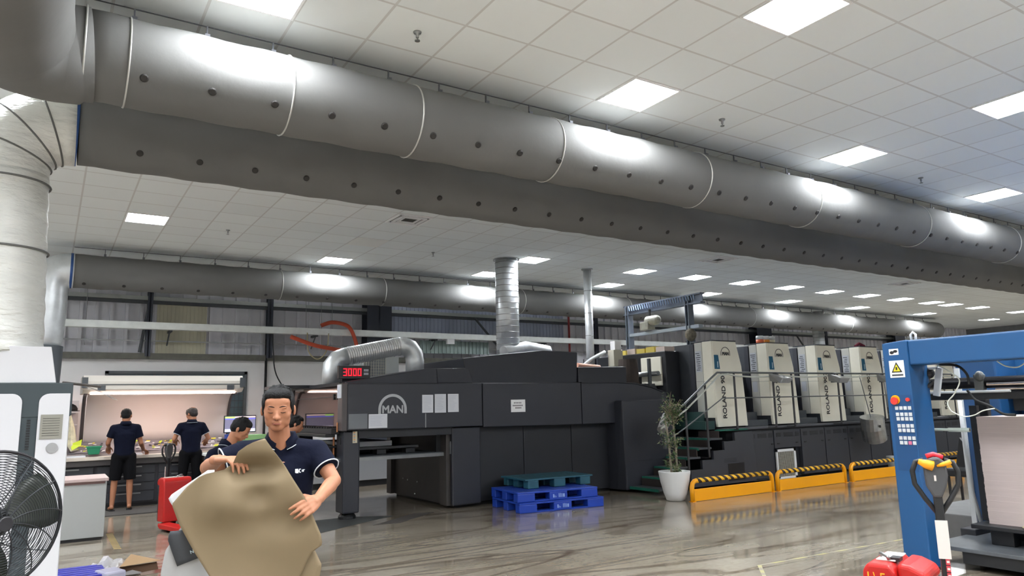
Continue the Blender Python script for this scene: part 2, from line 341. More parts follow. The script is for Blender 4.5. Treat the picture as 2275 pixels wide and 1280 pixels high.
for j,cells,_ in rows:
    for k,i in enumerate(cells):
        t=proto if first else copy_tree(proto); first=False
        x,y=cell(i,j); t.location=(x,y,4.6)
        t['label']='square white ceiling light, %s from left %s'%(ords[k],descr[j]); t['group']='square ceiling lights '+descr[j].replace('of the','in the')
x,y=cell(7,19); s=MB().box((x-.29,y-.29,4.59),(x+.29,y+.29,4.6)).build('ceiling_light',M('unlit_panel',(235,236,232),.5)); tag(s,'unlit pale ceiling panel between the air vent and the lit panels','ceiling light')
# sprinklers
def sprinkler():
    t=thing('sprinkler','','sprinkler',(0,0,4.6),0,'ceiling sprinklers')
    MB().lathe([(.035,0),(.03,-.012),(.012,-.016),(.012,-.05)],n=16).build('rose',steel,t,local=True,smooth=True)
    MB().lathe([(.006,-.05),(.006,-.07),(.022,-.072),(.022,-.078)],n=12).build('deflector',steel,t,local=True)
    return t
sp=None
for x,y,l in ((2.32,4.94,'chrome sprinkler on the ceiling left of the nearest lit panels'),(5.93,4.97,'chrome sprinkler on the ceiling right of the fat duct mid photo'),(10.02,5.04,'small sprinkler on the ceiling toward the right edge'),(2.34,12.34,'small sprinkler right of the leftmost panel of the far ceiling'),(6.16,12.42,'small sprinkler on the far ceiling under the air vent')):
    t=sprinkler() if sp is None else copy_tree(sp); sp=sp or t; t.location=(x,y,4.6); t['label']=l
# vents
def vent():
    t=thing('air_vent','','air vent',(0,0,4.6),0,'square ceiling vents')
    mb=MB()
    for k,(r,z) in enumerate(((.29,-.012),(.22,-.02),(.15,-.012))):
        for a,b in (((-r,-r),(r,-r+.035)),((-r,r-.035),(r,r)),((-r,-r),(-r+.035,r)),((r-.035,-r),(r,r))): mb.box((a[0],a[1],z-.006),(b[0],b[1],0))
    mb.build('louvre',white,t,local=True); MB().box((-.26,-.26,-.004),(.26,.26,0)).build('throat',M('vent_dark',(60,58,54),.8),t,local=True)
    return t
vp=None
for i,l in ((7,'square air vent on the ceiling right of the leftmost far light, nearest of three'),(19,'square air vent above the thin silver chimney, middle of three'),(31,'smallest farthest square air vent on the ceiling toward the right')):
    t=vent() if vp is None else copy_tree(vp); vp=vp or t; x,y=cell(i,16); t.location=(x,y,4.6); t['label']=l
# ================= DUCTS =================
nozz=M('nozzle_black',(40,38,36),.6); gap=M('duct_seam',(196,196,190),.4,.3)
def duct(y,z,r,x0,x1,label,blue_cuff,seams,noz,hang,nozang,mat=foil):
    t=thing('air_duct',label,'air duct',(x0,y,z))
    N=int((x1-x0)/.15); pts=[(x0+(x1-x0)*i/N,y,z+.006*math.sin(i*1.7)) for i in range(N+1)]
    MB().tube(pts,r,48).build('duct_body',mat,t,smooth=True)
    for xs in seams: MB().tube([(xs+.0,y+ (r+.003)*math.cos(a),z+(r+.003)*math.sin(a)) for a in [2*math.pi*k/40 for k in range(40)]],.007,6,closed=True).build('seam',gap,t,smooth=True)
    for xs in noz:
        c=Vector((xs,y-r*math.cos(nozang),z-r*math.sin(nozang))); d=Vector((0,-math.cos(nozang),-math.sin(nozang)))
        MB().tube([c-d*.01,c+d*.006,c+d*.012],[.030,.030,.022],14).build('nozzle',nozz,t)
    for xs in hang:
        mb=MB(); mb.box((xs-.006,y-.02,z+r+.02),(xs+.006,y-.008,4.56)); mb.box((xs-.018,y-.05,z+r-.03),(xs+.018,y-.035,z+r+.035)); mb.build('hanger_strap',M('strap_grey',(110,112,118),.5,.3),t)
    MB().cyl((x0,y-.014,4.555),(x1,y-.014,4.555),.005,n=6).build('suspension_wire',dgrey,t)
    if blue_cuff: MB().tube([(x0-.04,y,z),(x0,y,z)],r+.012,32).build('cuff',M('blue_tape',(36,78,140),.5),t,smooth=True)
    return t
def fr(a,b,s): 
    out=[]; x=a
    while x<b: out.append(x); x+=s
    return out
d1=duct(5.62,4.13,.318,.05,34,'fat silver round duct running nearest under the ceiling, brightly lit','',[.32,1.15+.3,2.55,4.05,6.1,8.1,10.7,13.5,17,21,26],fr(.42,33,.45),fr(.35,33,.5),R(38))
d2=duct(7.22,4.13,.318,.07,34,'shaded grey duct running behind the fat bright duct, with blue tape cuff',True,[],fr(.55,33,.5),fr(.5,33,.6),R(42))
d3=duct(14.64,4.13,.30,.22,28.9,'farthest grey duct running along the back wall above the cable tray',True,[3.8,6.0,9.4,9.6,13,18,23],fr(.4,28,.62),fr(.7,28,.62),R(55))
MB().ell((28.9,14.64,4.13),(.2,.3,.3),n=24).build('end_cap',foil,d3,smooth=True)
def elbow(p,r,mat,parent,name='elbow',n=32): return MB().tube(p,r,n).build(name,mat,parent,smooth=True)
def bend(c,r,a0,a1,plane,n=10):
    out=[]
    for i in range(n+1):
        a=a0+(a1-a0)*i/n; u,v=r*math.cos(a),r*math.sin(a)
        out.append({'xz':(c[0]+u,c[1],c[2]+v),'xy':(c[0]+u,c[1]+v,c[2]),'yz':(c[0],c[1]+u,c[2]+v)}[plane])
    return out
# riser of duct 2
t=thing('duct_riser','large wrinkled foil duct rising from the air conditioner at the left edge','air duct',(-.36,7.22,2.14))
el=bend((.02,7.22,3.66),.47,R(90),R(180),'xz',14); el=[(.05,7.22,4.13)]+el[1:]
elbow(el+[(-.45,7.22,3.5)],.335,foilw,t,'elbow')
N=40; mb=MB(); mb.tube([(-.45+.06*i/N,7.22,3.62-1.5*i/N) for i in range(N+1)],[.335+.004*math.sin(i*1.3)+.003*random.random() for i in range(N+1)],48); mb.build('pipe',foilw,t,smooth=True)
for z in (3.55,2.97): MB().tube([(-.44+.04*(3.6-z)+.34*math.cos(a),7.22+.34*math.sin(a),z) for a in [2*math.pi*k/40 for k in range(40)]],.009,6,closed=True).build('seam',foil,t,smooth=True)
for a in (110,135,160):
    c=Vector((.02+.47*math.cos(R(a)),7.22,3.66+.47*math.sin(R(a)))); d=Vector((math.cos(R(a)),0,math.sin(R(a))))
    MB().tube([c+(d*math.cos(q)+Vector((0,1,0))*math.sin(q))*.338 for q in [2*math.pi*k/40 for k in range(40)]],.008,6,closed=True).build('seam',foil,t,smooth=True)
# riser of duct 3
t=thing('duct_riser','shiny duct bending down at the left end of the farthest duct','air duct',(-.2,14.64,0))
elbow([(.24,14.64,4.13)]+bend((.2,14.64,3.80),.33,R(90),R(180),'xz',10)+[(-.13,14.64,3.5),(-.15,14.64,2.95),(-.2,14.64,2.75)],.31,galv,t)
MB().tube([(-.16,14.64,2.8),(-.2,14.64,0.95)],.33,28).build('pipe',dgrey,t,smooth=True)
# duct 1 turn toward the viewer
t=thing('duct_bend','wide smooth grey duct turning toward the viewer at the top left corner','air duct',(-.35,5.6,4.1))
elbow([(.1,5.62,4.13),(.0,5.62,4.12)]+[( -.02+.0-.38*math.sin(R(a)),5.25+.37*math.cos(R(a)),4.1) for a in range(0,91,9)]+[(-.42,4.9,4.08),(-.42,3,4.06),(-.42,-3,4.06)],[.33,.33]+[.335+.006*k for k in range(11)]+[.40,.40,.40],foil,t)
MB().tube([(.05,5.62+(.333)*math.cos(a),4.13+.333*math.sin(a)) for a in [2*math.pi*k/40 for k in range(40)]],.008,6,closed=True).build('seam',gap,t,smooth=True)
# ================= AIR CONDITIONER =================
t=thing('air_conditioner','tall white floor air conditioner with charcoal T-shaped front at left edge','air conditioner',(-.5,6.9,0))
acw=M('ac_white',(206,206,209),.45)
MB().box((-1.1,6.9,0.02),(.16,7.6,1.87)).build('cabinet',acw,t,bevel=.02)
MB().prism([(-1.1,1.87),(.17,1.87),(.17,1.61),(.155,1.6),(-1.1,1.6)],6.88,6.905).build('top_fascia',M('fascia_charcoal',(56,66,70),.4),t,bevel=.006)
MB().box((-.17,6.885,.02),(-.055,6.905,1.77)).build('centre_strip',M('fascia_charcoal',(56,66,70),.4),t,bevel=.004)
def rr_panel(x0,x1,z0,z1,y0,y1,r,corners):
    pts=[(x0,z0),(x1,z0)]
    def arc(cx,cz,a0,a1): return [(cx+r*math.cos(R(a)),cz+r*math.sin(R(a))) for a in range(a0,a1+1,15)]
    pts+= arc(x1-r,z1-r,0,90) if corners[0] else [(x1,z1)]
    pts+= arc(x0+r,z1-r,90,180) if corners[1] else [(x0,z1)]
    return MB().prism(pts,y0,y1)
rr_panel(-.055,.155,.05,1.785,6.865,6.9,.07,(0,1)).build('front_panel',acw,t,bevel=.004)
rr_panel(-.95,-.165,.05,1.785,6.865,6.9,.07,(1,0)).build('front_panel',acw,t,bevel=.004)
MB().box((-.035,6.858,1.43),(.115,6.866,1.62)).build('rating_plate',M('plate_metal',(150,148,138),.4,.4),t)
for k in range(8): MB().box((-.02,6.855,1.455+k*.019),(.095,6.859,1.459+k*.019)).build('plate_line',M('plate_text',(92,90,84),.6),t)
mb=MB(); mb.lathe([(.04,-.006),(.04,0)],(.055,6.862,1.36),20,'y'); b=mb.build('oval_badge',M('badge_grey',(160,160,160),.4,.3),t)
for k in range(12): MB().box((-.125,6.88,1.35+k*.02),(-.1,6.886,1.362+k*.02)).build('strip_mark',black,t)
tp=thing('duct_plenum','white sheet metal plenum box between the air conditioner and the foil duct','plenum',(-.4,7.2,1.87))
MB().add([(-.95,6.9,1.87),(.05,6.9,1.87),(.05,7.55,1.87),(-.95,7.55,1.87),(-.85,6.9,2.16),(0,6.9,2.16),(0,7.5,2.16),(-.85,7.5,2.16)],[(0,3,2,1),(4,5,6,7),(0,1,5,4),(1,2,6,5),(2,3,7,6),(3,0,4,7)]).build('box',acw,tp,bevel=.005)
# grey cabinet
t=thing('storage_cabinet','low grey cabinet with pale top standing behind the fan','cabinet',(.4,11.6,0))
MB().box((-.15,11.2,.04),(.74,11.95,.75)).build('body',M('cab_grey',(156,158,156),.6),t,bevel=.006)
MB().box((-.17,11.18,.75),(.76,11.97,.79)).build('worktop',M('cab_top',(180,160,156),.5),t,bevel=.005)
MB().box((-.15,11.19,.72),(.72,11.2,.75)).build('edge_trim',M('edge_brown',(92,66,62),.6),t)
MB().box((-.13,11.23,0),(.72,11.93,.04)).build('plinth',black,t)
s=MB(); 
s.box((.80,10.3,0),(.88,11.75,.002)); s.build('x',yellow); o=bpy.data.objects['x']; o.name='hazard_tape'; o.data.materials.clear(); o.data.materials.append(stripes('hazard_floor',(165,145,88),(60,55,45),.12,(.3,1,0))); tag(o,'worn yellow and black hazard tape on the floor beside the grey cabinet','floor tape')
# ================= LIGHT BOOTH + BENCH =================
t=thing('inspection_bench','long dark drawer bench with pale top under the light booth','bench',(1.2,15.1,0))
MB().box((-2.2,14.8,.06),(3.7,15.75,.82)).build('body',M('bench_dark',(44,44,50),.45,noise=.1),t)
MB().box((-2.25,14.66,.84),(3.75,15.8,.9)).build('worktop',M('bench_top',(206,196,184),.45,noise=.06),t,bevel=.006)
MB().box((-2.25,14.7,.74),(3.75,14.8,.84)).build('apron',M('bench_apron',(70,66,66),.4),t,bevel=.01)
MB().box((-2.2,14.86,0),(3.7,15.7,.06)).build('plinth',black,t)
for c in range(6):
    x0=-2.1+c*.97
    for k,(z0,z1) in enumerate(((.57,.72),(.42,.56),(.27,.41),(.09,.26))):
        d=MB().box((x0,14.775,z0),(x0+.92,14.8,z1)).build('drawer',M('bench_drawer',(52,54,60),.4),t,bevel=.005)
        MB().box((x0+.22,14.76,z1-.04),(x0+.7,14.776,z1-.02)).build('handle',steel,d)
t=thing('light_booth','large pinkish white colour viewing booth with lit hood over the bench','light booth',(1.8,15.2,.9))
MB().prism([(14.5,2.05),(14.5,2.2),(14.62,2.3),(15.7,2.3),(15.7,1.99),(14.62,1.99)],.5,3.15,'x').build('hood',M('hood_cream',(216,210,200),.45),t,bevel=.008)
MB().box((.5,14.49,2.13),(3.15,14.505,2.145)).build('hood_seam',dgrey,t)
for x in (.5,3.1): MB().box((x-.02,14.45,2.08),(x+.07,14.5,2.26)).build('bracket',dgrey,t)
for k,x in enumerate((.72,2.85)): MB().box((x,14.47,2.03),(x+.12,14.5,2.12)).build('switch_box',dgrey,t)
warm=M('warm_tube',(255,232,220),.5,emit=16)
MB().box((.62,14.6,1.972),(3.02,14.72,1.988)).build('light_tube',warm,t)
MB().box((.62,15.15,1.972),(3.02,15.3,1.988)).build('light_tube',warm,t)
pts=[(14.95+.5*math.sin(R(a)),1.30+.69*math.cos(R(a))) for a in range(0,91,10)]
pr=[(a,b) for a,b in pts]+[(15.46,1.02),(15.5,1.02),(15.5,1.32)]+[(p[0]+.03,p[1]+.03) for p in reversed(pts)]
mb=MB(); n=len(pts)
q=pts+[(15.47,1.0)]; mb.add([(.6,y,z) for y,z in q]+[(3.05,y,z) for y,z in q],[(i,i+1,i+1+len(q),i+len(q)) for i in range(len(q)-1)])
mb.build('back_panel',pinkb,t,smooth=True,solid=.02)
for x in (.56,3.06): MB().tube([(x,y,z) for y,z in [(14.75,1.98)]+pts+[(15.5,.92)]],.03,8).build('side_rail',M('rail_dark',(66,60,62),.5),t,smooth=True)
# sloped desk with printed sheets
t=thing('sloped_desk','sloping desk panel on the bench carrying printed press sheets','desk',(1.5,15.1,.9))
MB().prism([(14.9,.9),(15.6,.9),(15.6,1.1),(15.4,1.1),(14.9,.94)],-1.6,3.6,'x').build('panel',M('desk_grey',(150,140,140),.5),t)
def psheet(x0,x1,label,seed,rot=0):
    t=thing('printed_sheet',label,'printed sheet',((x0+x1)/2,15.15,1.02))
    A=Vector((0,.5,.18)).normalized()
    def P(u,v): return Vector((x0+(x1-x0)*u,14.92,.952))+A*(.52*v)+Vector((0,-.003,.006+.008*math.sin(6*u)))
    mb=MB(); N=8; vs=[P(i/N,j) for j in (0,1) for i in range(N+1)]; mb.add(vs,[(i,i+1,i+N+2,i+N+1) for i in range(N)])
    mb.build('sheet',M('sheet_print',(128,120,126),.45,noise=.25,nscale=6),t,solid=.002)
    rnd=random.Random(seed); off=Vector((0,-.004,.01))
    for mat,nn in ((M('print_lime',(206,226,40),.5),9),(M('print_yellow',(226,206,80),.5),7),(M('print_white',(226,222,220),.5),12),(M('print_dark',(60,54,66),.5),10)):
        mb=MB()
        for k in range(nn):
            u=rnd.uniform(.03,.85); v=rnd.uniform(.05,.85); du=rnd.uniform(.02,.12); dv=rnd.uniform(.03,.12); sh=rnd.uniform(-.04,.08)
            mb.add([P(u,v)+off,P(u+du,v+sh)+off,P(u+du+.01,v+dv+sh)+off,P(u+.01,v+dv)+off],[(0,1,2,3)])
        mb.build('print_marks',mat,t,solid=.001)
psheet(.35,.98,'grey and lime printed sheet left of the green basket on the sloping desk',1)
psheet(1.2,2.15,'grey and lime printed sheet between the two standing men on the sloping desk',2)
psheet(2.25,3.1,'grey and lime printed sheet right of the balding man on the sloping desk',3)
psheet(-.6,.3,'grey printed sheet at the far left of the sloping desk behind the air conditioner',4)
t=thing('printed_sheet','curled yellow and grey sheet standing on edge beside the wall at left','printed sheet',(.4,15.1,.9))
MB().add([(.2,15.0,1.35),(.36,15.02,1.66),(.44,15.05,1.40),(.5,14.95,1.02),(.4,14.9,1.0)],[(0,1,2,3,4)]).build('sheet',M('print_pale',(206,200,170),.5,noise=.3,nscale=12),t,solid=.002)
MB().add([(.38,14.94,1.12),(.56,14.94,1.2),(.55,14.93,1.1),(.42,14.89,1.02)],[(0,1,2,3)]).build('lime_flap',M('print_lime',(206,226,40),.5),t,solid=.002)
t=thing('basket','green plastic basket on the edge of the bench','basket',(.74,14.82,.9))
MB().prism([(.66,.94),(.63,1.07),(.85,1.07),(.82,.94)],14.72,14.86).build('tub',M('basket_green',(20,122,86),.5),t,bevel=.008); MB().box((.62,14.71,1.06),(.86,14.87,1.08)).build('rim',M('basket_green2',(30,140,100),.5),t,bevel=.004)
for x0,x1,l in ((.2,.62,'stack of pale papers on the bench left of the green basket'),(1.1,1.5,'pale papers on the bench right of the nearer standing man')):
    t=tag(MB().box((x0,14.7,.9),(x1,14.88,.925)).build('paper_stack',paper),l,'paper')
t=thing('work_shoe','dark hard hat on the shelf beside the booth','helmet',(.35,16.0,1.68)); bpy.data.objects[t.name].name='safety_helmet'
MB().lathe([(.13,0),(.13,.05),(.1,.1),(.05,.13),(0.005,.14)],(.36,15.9,1.70),20).build('shell',blackr,t,smooth=True); MB().box((.2,15.75,1.695),(.52,15.9,1.708)).build('brim',blackr,t,bevel=.004)
t=thing('wall_shelf','small grey shelf unit with dark boxes at the left end of the booth','shelf',(.3,16.1,1.1))
for z in (1.68,1.45,1.2): MB().box((.0,15.7,z-.015),(.5,16.45,z)).build('shelf_board',M('shelf_white',(196,196,198),.5),t)
MB().box((-.02,16.42,1.0),(.52,16.45,1.9)).build('back_board',M('shelf_white',(196,196,198),.5),t)
for k,(z,x0,x1,h) in enumerate(((1.45,.18,.34,.13),(1.2,.1,.3,.16))):
    tag(MB().box((x0,15.76,z),(x1,15.96,z+h)).build('storage_box',M('box_black',(36,34,40),.6),bevel=.006),['black box on the middle shelf left of the booth','dark box on the lowest shelf left of the booth'][k],'box')
t=tag(MB().box((.45,13.6,0),(2.4,14.5,.018)).build('floor_mat',M('mat_dark',(70,68,66),.8)),'dark grey rubber mat on the floor in front of the bench','mat')
# translucent baffle on the AC
t=thing('plastic_baffle','clear curled plastic wind baffle jutting from the air conditioner top','baffle',(.3,7.8,1.85))
mb=MB(); N=8
for i in range(N+1):
    u=i/N; mb.v+=[Vector((.12+.42*u,7.55,1.90-.03*u-.13*u*u)),Vector((.12+.42*u,8.3,1.93-.03*u-.13*u*u))]
mb.f=[(2*i,2*i+1,2*i+3,2*i+2) for i in range(N)]
mb.build('sheet',M('clear_plastic',(216,210,208),.15,alpha=.45),t,smooth=True,solid=.003); MB().cyl((.1,7.55,1.90),(.4,7.55,1.86),.012,n=8).build('arm',M('arm_brown',(84,78,74),.5),t)
# monitor
t=thing('monitor','computer monitor with coloured windows beside the white wall','monitor',(3.0,14,1.0))
MB().box((2.72,13.98,1.24),(3.28,14.02,1.55)).build('housing',black,t,bevel=.006)
MB().box((2.735,13.972,1.255),(3.265,13.98,1.535)).build('screen',M('screen_grey',(120,116,140),.3,emit=1.0),t)
for (a,b,c,d,col) in ((2.735,2.9,1.50,1.53,(190,250,120)),(2.9,3.265,1.51,1.53,(250,220,210)),(2.735,3.265,1.48,1.495,(110,110,250)),(2.735,3.265,1.26,1.31,(210,210,225)),(2.98,3.0,1.27,1.31,(210,60,120))):
    MB().box((a,13.968,c),(b,13.973,d)).build('window_bar',M('scr%d'%int(a*100+c*1000),col,.3,emit=1.1),t)
MB().box((2.97,14.02,.9),(3.03,14.06,1.4)).build('stand',black,t); MB().box((2.85,13.9,.9),(3.15,14.15,.92)).build('foot',black,t)
t=thing('side_desk','grey operator desk carrying the monitor behind the stooping man','desk',(3.1,13.9,0))
MB().box((2.4,13.6,.86),(3.6,14.3,.9)).build('top',white,t); MB().box((2.45,13.7,0),(3.55,14.25,.86)).build('body',M('cab_grey',(156,158,156),.6),t)
tag(MB().box((2.95,13.7,.9),(3.4,13.95,1.2),(0,0,.2)).build('file_box',M('file_green',(170,220,150),.5)),'pale green file box on the desk under the monitor','box')
tag(MB().box((2.72,13.7,.9),(2.9,13.9,1.22)).build('file_box',M('file_blue',(40,70,150),.5)),'blue file box on the desk under the monitor','box')
# ================= PRESS: delivery and dryer =================
t=thing('printing_press','huge charcoal sheet-fed press body with arc logo, papers and dark panels','printing press',(6.1,11.9,0))
# left housing
MB().prism([(3.78,1.30),(3.78,1.99),(6.1,1.99),(6.1,1.29)],10.5,10.58).build('side_cover',char,t,bevel=.012)
MB().prism([(6.115,1.27),(6.115,1.99),(8.18,1.99),(8.18,1.25)],10.5,10.6).build('side_cover',char,t,bevel=.012)
pl=[(8.195,1.25),(8.195,1.99),(9.0,1.99),(9.5,1.97),(9.9,1.90),(10.3,1.78),(10.3,1.25)]
MB().prism(pl,10.5,10.6).build('side_cover',char,t,bevel=.012)
MB().prism([(x,z+.002) for x,z in pl[1:6]]+[(x,z+.02) for x,z in reversed(pl[1:6])],10.49,13.3).build('top_cover',chard,t)
MB().box((3.8,10.55,1.965),(8.2,13.3,2.0)).build('top_cover',chard,t,bevel=.01)
MB().box((3.8,13.2,1.29),(8.9,13.3,1.99)).build('rear_cover',char,t)
MB().box((5.05,10.485,1.30),(5.062,10.502,1.52)).build('cover_seam',greyp,t)
MB().box((3.9,10.6,1.17),(5.6,10.7,1.30)).build('side_beam',chard,t,bevel=.008)
MB().box((3.9,13.1,1.17),(5.6,13.2,1.30)).build('side_beam',chard,t,bevel=.008)
g=MB().box((3.74,10.72,1.33),(3.765,13.2,1.975)).build('end_window',M('tinted_acrylic',(88,72,70),.04,.75,spec=.8),t)
MB().box((3.70,10.52,1.29),(3.79,10.72,2.0)).build('corner_post',M('post_brown',(78,72,72),.4),t,bevel=.01)
MB().box((3.72,10.7,1.97),(3.8,13.3,2.02)).build('end_frame',chard,t); MB().box((3.72,13.18,1.3),(3.8,13.3,2.0)).build('end_frame',chard,t)
MB().box((3.731,10.9,1.80),(3.742,12.9,1.812)).build('hinge_bar',black,t)
for y in (10.8,10.95): MB().box((3.715,y,1.76),(3.742,y+.05,1.85)).build('latch',black,t,bevel=.004)
mb=MB(); mb.box((3.62,10.75,1.24),(3.75,13.0,1.33)); mb.box((3.55,10.8,1.20),(3.7,12.9,1.25)); mb.build('sheet_stop_bar',black,t,bevel=.01)
for k in range(16): MB().box((3.6,10.9+k*.125,1.33),(3.7,10.94+k*.125,1.352)).build('finger',black,t)
MB().cyl((3.68,10.66,1.28),(3.68,10.66,1.42),.012).build('copper_pin',M('copper',(190,130,90),.4,.6),t)
MB().cyl((3.74,10.98,.5),(3.74,10.98,1.2),.016).build('copper_pipe',M('copper',(190,130,90),.4,.6),t)
# legs
for y in (10.6,12.9):
    l=MB().box((3.76,y,.09),(4.02,y+.33,1.29)).build('leg',char,t,bevel=.025)
    MB().lathe([(.13,.0),(.13,.04),(.09,.09)],(3.89,y+.17,0),16).build('foot',black,l)
MB().box((3.75,10.72,1.09),(3.762,10.78,1.19)).build('recess',black,t)
MB().box((3.9,10.592,1.11),(3.97,10.601,1.28)).build('button_strip',M('cream_plastic',(206,196,170),.5),t)
for k in range(6): MB().box((3.912,10.588,1.125+k*.026),(3.935,10.593,1.142+k*.026)).build('button',M('btn_orange',(216,150,90),.5) if k%2 else greyp,t)
# lower body
MB().box((5.57,10.62,.05),(5.62,13.2,1.29)).build('inner_panel',M('inner_panel',(46,43,42),.5,noise=.08),t,bevel=.01)
MB().box((5.57,10.58,.05),(6.1,10.66,1.28)).build('door_panel',char,t,bevel=.02)
MB().box((5.6,13.12,.05),(9.2,13.2,1.29)).build('rear_panel',char,t)
MB().box((5.555,10.62,.86),(5.57,10.66,1.06)).build('handle',steel,t)
for x0,x1 in ((6.1,7.04),(7.05,8.08),(8.09,8.95)): MB().box((x0,10.72,.06),(x1,10.8,1.27)).build('lower_panel',chard,t,bevel=.008)
MB().box((6.08,10.62,1.24),(8.95,10.8,1.28)).build('shadow_gap',black,t)
MB().box((5.7,10.8,.0),(9,13.1,.06)).build('plinth',black,t)
for k,(y,z) in enumerate(((11.9,.33),(12.3,.34),(12.5,.35),(12.0,.12))): MB().lathe([(.014,0),(.01,-.012)],(5.568,y,z),10,'x').build('bolt',steel,t)
MB().box((5.5,10.66,.05),(5.57,10.9,1.29)).build('lift_rail',M('rail_dk',(58,54,52),.5),t); MB().box((5.5,12.9,.05),(5.57,13.1,1.29)).build('lift_rail',M('rail_dk',(58,54,52),.5),t)
# right protruding box
MB().add([(8.95,10.5,0.04),(9.0,10.3,0.04),(10.25,10.3,.04),(10.25,13,.04),(8.95,13,.04),(8.95,10.5,1.62),(8.97,10.3,1.66),(10.25,10.3,1.66),(10.25,13,1.66),(8.95,13,1.66)],[(4,3,2,1,0),(5,6,7,8,9),(0,1,6,5),(1,2,7,6),(2,3,8,7),(3,4,9,8),(4,0,5,9)]).build('end_cabinet',char,t,bevel=.02)
MB().box((8.99,10.292,.55),(10.25,10.302,.556)).build('seam',black,t)
# top boxes
def topbox(poly,y0,y1,name='dryer_hood'): return MB().prism(poly,y0,y1).build(name,char,t,bevel=.015)
topbox([(3.85,1.99),(3.85,2.03),(5.2,2.24),(5.95,2.26),(6.04,1.99)],10.75,12.6,'sloping_hood')
topbox([(5.4,2.0),(5.38,2.24),(5.98,2.255),(6.06,2.0)],10.73,10.76,'hood_flap')
topbox([(6.03,1.99),(5.93,2.43),(6.8,2.52),(7.6,2.6),(8.4,2.58),(8.36,1.99)],10.85,12.7)
topbox([(8.4,1.99),(8.4,2.3),(9.6,2.32),(9.6,1.96)],10.85,12.4)
for y in (10.95,): MB().box((3.2,12.2,1.98),(3.8,13.1,2.03)).build('rear_shelf',chard,t)
# logo + papers
arc_logo(4.5,10.498,1.595,.235,.042,M('logo_silver',(176,178,180),.4,.3),t)
for x0,x1,z0,z1,mt in ((5.0,5.19,1.53,1.81,paper),(5.22,5.42,1.525,1.82,paper),(5.455,5.65,1.53,1.82,paper),(4.11,4.41,1.32,1.53,paper),(6.66,6.95,1.5,1.71,white)):
    q=tag(MB().box((x0,10.492,z0),(x1,10.4985,z1)).build('notice_sheet',mt),{5.0:'leftmost of the three white papers taped on the dark press',5.22:'middle of the three white papers taped on the dark press',5.455:'rightmost of the three white papers taped on the dark press',4.11:'wide white paper taped below the arc logo on the press',6.66:'white square notice with black printed lines on the dark press'}[x0],'notice')
    mb=MB(); rnd=random.Random(x0)
    if x0!=6.66:
        for k in range(10): mb.box((x0+.02,10.4905,z1-.03-k*(z1-z0-.05)/10),(x0+.02+rnd.uniform(.5,.9)*(x1-x0-.03),10.4922,z1-.026-k*(z1-z0-.05)/10))
        mb.build('print_line',M('faint_print',(176,180,196),.7),q)
    else:
        for r_,(zz,n_,a_) in enumerate(((1.655,5,6.72),(1.61,8,6.695),(1.57,5,6.745))):
            for k in range(n_): mb.box((a_+k*.026*(1.25 if r_==0 else 1),10.4905,zz-.012),(a_+k*.026*(1.25 if r_==0 else 1)+.015,10.4922,zz+.012))
        mb.build('print_line',M('dark_print',(70,70,74),.7),q)
q=tag(MB().box((3.795,10.491,1.32),(4.09,10.4985,1.54)).build('plastic_pocket',M('pocket_grey',(110,114,118),.2)),'grey glossy plastic pocket on the left end of the dark press','pocket')
q=tag(MB().box((3.685,10.54,1.78),(3.699,10.7,1.98)).build('notice_sheet',paper),'small white paper stuck on the brown corner post of the press','notice')
mb=MB(); [mb.box((3.682,10.56,1.80+k*.02),(3.686,10.68,1.805+k*.02)) for k in range(8)]; mb.build('print_line',M('faint_print',(176,180,196),.7),q)
# delivery pile
t=thing('black_pallet','black plastic pallet on the delivery platform of the press','pallet',(4.4,11.5,.9))
MB().box((3.85,10.95,.98),(5.15,12.7,1.02)).build('deck',black,t,bevel=.005)
for x in (3.95,4.45,4.95):
    for y in (11.0,11.7,12.4): MB().box((x,y,.895),(x+.16,y+.2,.98)).build('block',black,t,bevel=.01)
t=tag(MB().box((4.0,11.1,1.02),(4.75,12.5,1.1)).build('paper_pile',paper,bevel=.01),'low pile of white paper on the black pallet in the press delivery','paper')
t=thing('delivery_platform','thin grey lifting platform across the open end of the press','platform',(4.6,11.7,.86))
MB().box((3.3,10.75,.86),(5.5,12.85,.895)).build('plate',dgrey,t,bevel=.004); MB().box((3.3,10.74,.83),(5.5,10.76,.88)).build('edge',steel,t)
for y in (10.85,12.75): MB().box((5.42,y,.83),(5.55,y+.05,1.2)).build('carrier',black,t)
t=thing('black_tray','black plastic tray protruding from the press end behind the man','tray',(3.3,11.4,1.02))
MB().prism([(3.1,1.06),(3.25,1.09),(3.9,1.06),(3.9,1.03),(3.25,1.05),(3.1,1.045)],10.95,12.0).build('lip',black,t,bevel=.005); MB().prism([(3.4,1.04),(3.45,.9),(3.8,.9),(3.85,1.04)],11.0,11.8).build('tub',black,t,bevel=.01)
# silver wrapped cabinet at the back
t=thing('foil_cabinet','silver foil-covered cabinet standing behind the open press end','cabinet',(6.2,15,0))
MB().box((4.6,15,.12),(6.9,15.6,.62)).build('body',M('foil_sheet',(200,202,208),.25,.5,bump=.3,bscale=5),t,bevel=.01); MB().box((4.6,15.02,0),(6.9,15.6,.12)).build('base',black,t)
